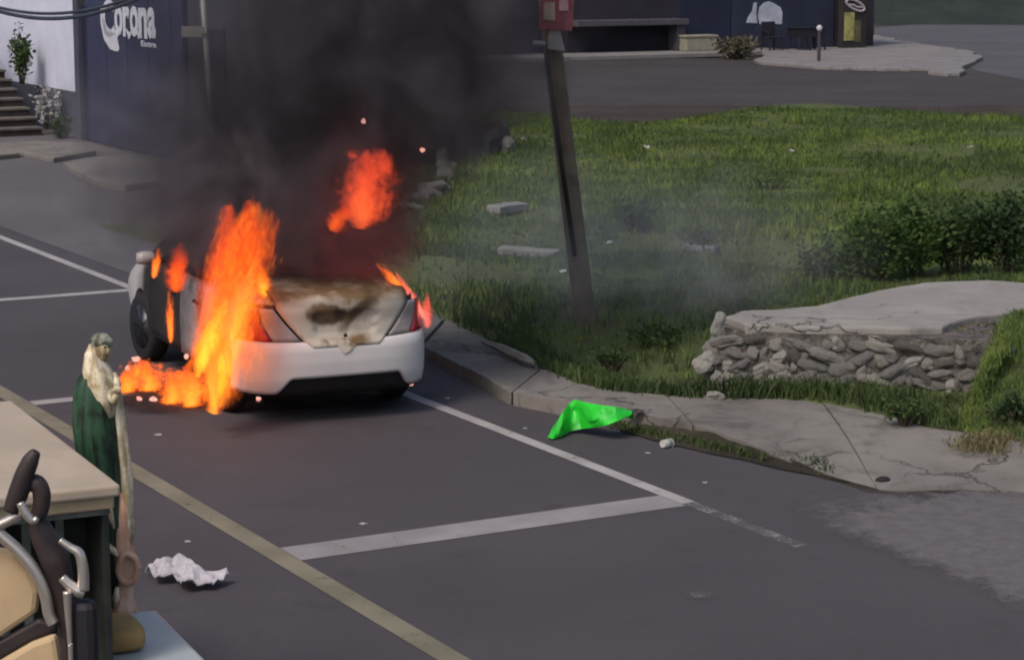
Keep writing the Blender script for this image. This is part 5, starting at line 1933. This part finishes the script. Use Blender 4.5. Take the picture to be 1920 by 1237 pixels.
# burning puddle on the asphalt
GF = [(238, 735, 55, 60, 'leftmost low flame of the burning puddle'), (282, 733, 60, 66, 'second low flame from the left in the burning puddle'), (322, 757, 60, 70, 'low bright flame in the middle of the burning puddle'),
      (362, 762, 60, 92, 'taller low flame of the puddle next to the fire column'), (255, 705, 22, 34, 'small flame behind the left end of the burning puddle')]
for k, (px, py, w_, h_, lab) in enumerate(GF):
    g = G(px, py); sc = g.y / F
    mt = flame_mat('puddle_fire', 20.0, (2.3, .62, .06), (1.5, .16, .02), 30.0 + k, turb=.8)
    flame(g + Vector((0, 0, -.02)), g + Vector((.04 * (-1) ** k, 0, h_ * sc)), w_ * sc * .62, .16, mt, lab)
# pinkish white burning scraps
t = NT('glowing_ember')
em = t.node('ShaderNodeEmission')
n_ = t.noise(t.coord(), 3.0, 2)
t.link(t.mix(n_.ss(.35, .65), (1.0, .28, .18), (1.0, .62, .52)), em.inputs[0]); em.inputs[1].default_value = 1.0
t.link(em.outputs[0], t.out.inputs['Surface'])
M['ember'] = t.m
EMB = [(255, 678, 9), (240, 694, 7), (262, 752, 8), (288, 753, 9), (350, 668, 7), (430, 765, 9), (453, 762, 6), (485, 752, 8), (770, 722, 9), (755, 724, 6), (690, 718, 7), (792, 282, 8), (681, 228, 6), (432, 748, 5)]
em_me = [rock_mesh('ember', 50 + k, (1, 1, 1), .5, 2) for k in range(3)]
for k, (px, py, sz) in enumerate(EMB):
    o = obj_from(em_me[k % 3], 'burning_scrap', M['ember'])
    if py > 600 and px < 340 or py > 700:
        g = G(px, py); g.z = .02
    elif py > 600:
        g = AT(px, py, yf - .4)
    else:
        g = AT(px, py, yr - .9)
    s_ = sz * g.y / F
    o.scale = (s_ * .8, s_ * .6, s_ * .7 if py < 400 else s_ * .55)
    o.location = g
    o.rotation_euler = (k, k * 2, k * 3)
    if py < 400:
        lab = ('glowing spark in the smoke high above the floating red fire', 'glowing spark right of the floating red fire')[px > 700]
        tag(o, lab, 'ember', 'burning scraps')
    elif py > 600 and px < 340:
        tag(o, 'pale glowing scrap at the left end of the burning puddle', 'ember', 'burning scraps left of the car')
    elif px < 400:
        tag(o, 'pale glowing scrap falling from the burnt door', 'ember', 'burning scraps')
    elif px < 520:
        tag(o, 'pale glowing scrap on the asphalt under the left end of the bumper', 'ember', 'burning scraps under the bumper')
    elif px > 740:
        tag(o, 'pale glowing scrap on the asphalt under the right end of the bumper', 'ember', 'burning scraps at the right wheel')
    else:
        tag(o, 'dim scrap glowing in the shadow under the bumper', 'ember', 'burning scraps')
# scorched asphalt
t = NT('soot_on_asphalt')
c = t.node('ShaderNodeNewGeometry').outputs['Position']
n_ = t.noise(c, 3.0, 5, .65)
xo, yo, zo = t.xyz(t.coord('Object'))
rr_ = (xo * xo + yo * yo).sqrt()
t.bsdf((.012, .009, .009), .8, alpha=(1.0 - (rr_ + (n_ - .5) * .9).ss(.35, .95)) * .85)
mb = MB(); mb.add([(math.cos(a), math.sin(a), 0) for a in np.linspace(0, 2 * math.pi, 33)[:-1]], [tuple(range(32))])
so = mb.build('scorch_mark', t.m, road)
g = G(330, 745); so.location = (g.x, g.y, .010); so.scale = (.75, .9, 1)
so = link_copy(so, road); g = G(600, 735); so.location = (g.x, g.y, .012); so.scale = (1.0, 1.1, 1)

# ================================================================== SMOKE
def smoke_mat(name, expr, color, aniso=0.0, step=1.0):
    t = NT(name)
    c = t.coord('Object')
    x, y, z = t.xyz(c)
    d = expr(t, c, x, y, z)
    v = t.node('ShaderNodeVolumePrincipled')
    nb = t.noise(t.mapping(c, (1, 1, .8), (2, 8, 5)), 1.5, 4, .6, 1.2)
    t.link(t.mix(nb.ss(.40, .62), tuple(k * .45 for k in color), tuple(k * 1.9 for k in color)), v.inputs['Color'])
    v.inputs['Anisotropy'].default_value = aniso
    t.link(d, v.inputs['Density'])
    t.link(v.outputs[0], t.out.inputs['Volume'])
    return t.m
def plume(t, c, x, y, z):
    n1 = t.noise(t.mapping(c, (1, 1, .75)), .85, 4, .55, .8)
    n2 = t.noise(t.mapping(c, (1, 1, .75), (3, 1, 7)), 2.3, 3, .6, .6)
    n = n1 * .68 + n2 * .32
    wc = t.noise(t.mapping(c, (1, 1, .8), (9, 4, 2)), .75, 1, .5, .0, col=True)
    wx, wy, wz = t.xyz(wc)
    x = x + (wx - .5) * 1.5 * z.ss(1.0, 1.9)
    y = y + (wy - .5) * 1.0 * z.ss(1.0, 1.9)
    h = z - 1.0
    cx = h * .22 - 1.85
    hw = ((h * .42) + 1.0).min(1.85)
    hd = ((h * .22) + .80).min(1.4)
    cyy = h * .15 + 17.6
    dx = (x - cx) / hw
    dy = (y - cyy) / hd
    r = (dx * dx + dy * dy).sqrt()
    body = 1.0 - (r + (n - .5) * 2.1).ss(.20, 1.1)
    sk = h.ss(.5, 1.5) * .5 + .25
    side = dx.ss(-.95, .0) * sk + (1.0 - sk)
    low = 1.0 - (h * .5).ss(.3, 1.6) * .55
    bot = z.ss(1.0, 1.22)
    # darker knot drifting to the right
    kx = (x + .2) / 1.0; kz = (z - 2.75) / .85; ky = (y - 18.0) / .8
    knot = 1.0 - ((kx * kx + kz * kz + ky * ky).sqrt() + (n - .5) * 1.3).ss(.35, 1.05)
    ax = (x + 2.35) / .95; ay = (y - 17.75) / .75; az = (z - 1.5) / .55
    cab = 1.0 - ((ax * ax + ay * ay + az * az).sqrt() + (n - .5) * 1.6).ss(.3, 1.05)
    return (body * side * low * 8.5 + knot * 4.0 + cab * 6.0) * bot * (n.ss(.3, .62) * .85 + .15)
def hull(name, secs, mat, label_kind=True, n=20):
    rows = []
    for (cx, cy_, z, rx, ry) in secs:
        rows.append([(cx + rx * math.cos(a), cy_ + ry * math.sin(a), z) for a in np.linspace(0, 2 * math.pi, n + 1)])
    mb = MB()
    vs_, fs_ = [], []
    for r in rows:
        vs_ += r[:-1]
    for i in range(len(rows) - 1):
        for k in range(n):
            fs_.append((i * n + k, i * n + (k + 1) % n, (i + 1) * n + (k + 1) % n, (i + 1) * n + k))
    fs_.append(tuple(range(n - 1, -1, -1))); fs_.append(tuple((len(rows) - 1) * n + k for k in range(n)))
    mb.add(vs_, fs_)
    return stuff(mb.build(name, mat))
secs = []
for z in (.98, 1.2, 1.5, 2.0, 2.6, 3.2, 4.2, 5.4):
    h = z - 1.0
    secs.append((h * .22 - 1.85, h * .15 + 17.6, z, min(1.85, h * .42 + 1.0) * 1.35 + .2, min(1.4, h * .22 + .8) * 1.2 + .15))
hull('smoke', secs, smoke_mat('dark_smoke', plume, (.135, .12, .138)))
def thin(t, c, x, y, z):
    n1 = t.noise(c, .8, 4, .55, .8)
    dx = (x - 1.0) / 2.6; dy = (y - 21.0) / 2.2; dz = (z - .8) / 1.1
    r = (dx * dx + dy * dy + dz * dz).sqrt()
    return (1.0 - (r + (n1 - .5) * 1.2).ss(.15, 1.0)) * .34
hull('thin_smoke', [(1.0, 21.0, -.02, 2.6, 2.2), (1.0, 21.0, .4, 3.1, 2.7), (1.0, 21.0, 1.3, 3.1, 2.7), (1.0, 21.0, 2.2, 2.2, 1.8)], smoke_mat('thin_grey_smoke', thin, (.46, .46, .48)))
def drift(t, c, x, y, z):
    n1 = t.noise(c, .6, 4, .55, .8)
    dx = (x + 2.9) / 1.7; dy = (y - 20.5) / 1.6; dz = (z - 1.5) / 1.3
    r = (dx * dx + dy * dy + dz * dz).sqrt()
    return (1.0 - (r + (n1 - .5) * 1.2).ss(.2, 1.0)) * .5
hull('drifting_smoke', [(-2.9, 20.5, .1, 1.5, 1.2), (-2.9, 20.5, .8, 2.1, 1.9), (-2.9, 20.5, 2.2, 2.1, 1.9), (-2.9, 20.5, 3.0, 1.5, 1.2)], smoke_mat('drifting_grey_smoke', drift, (.30, .28, .32)))
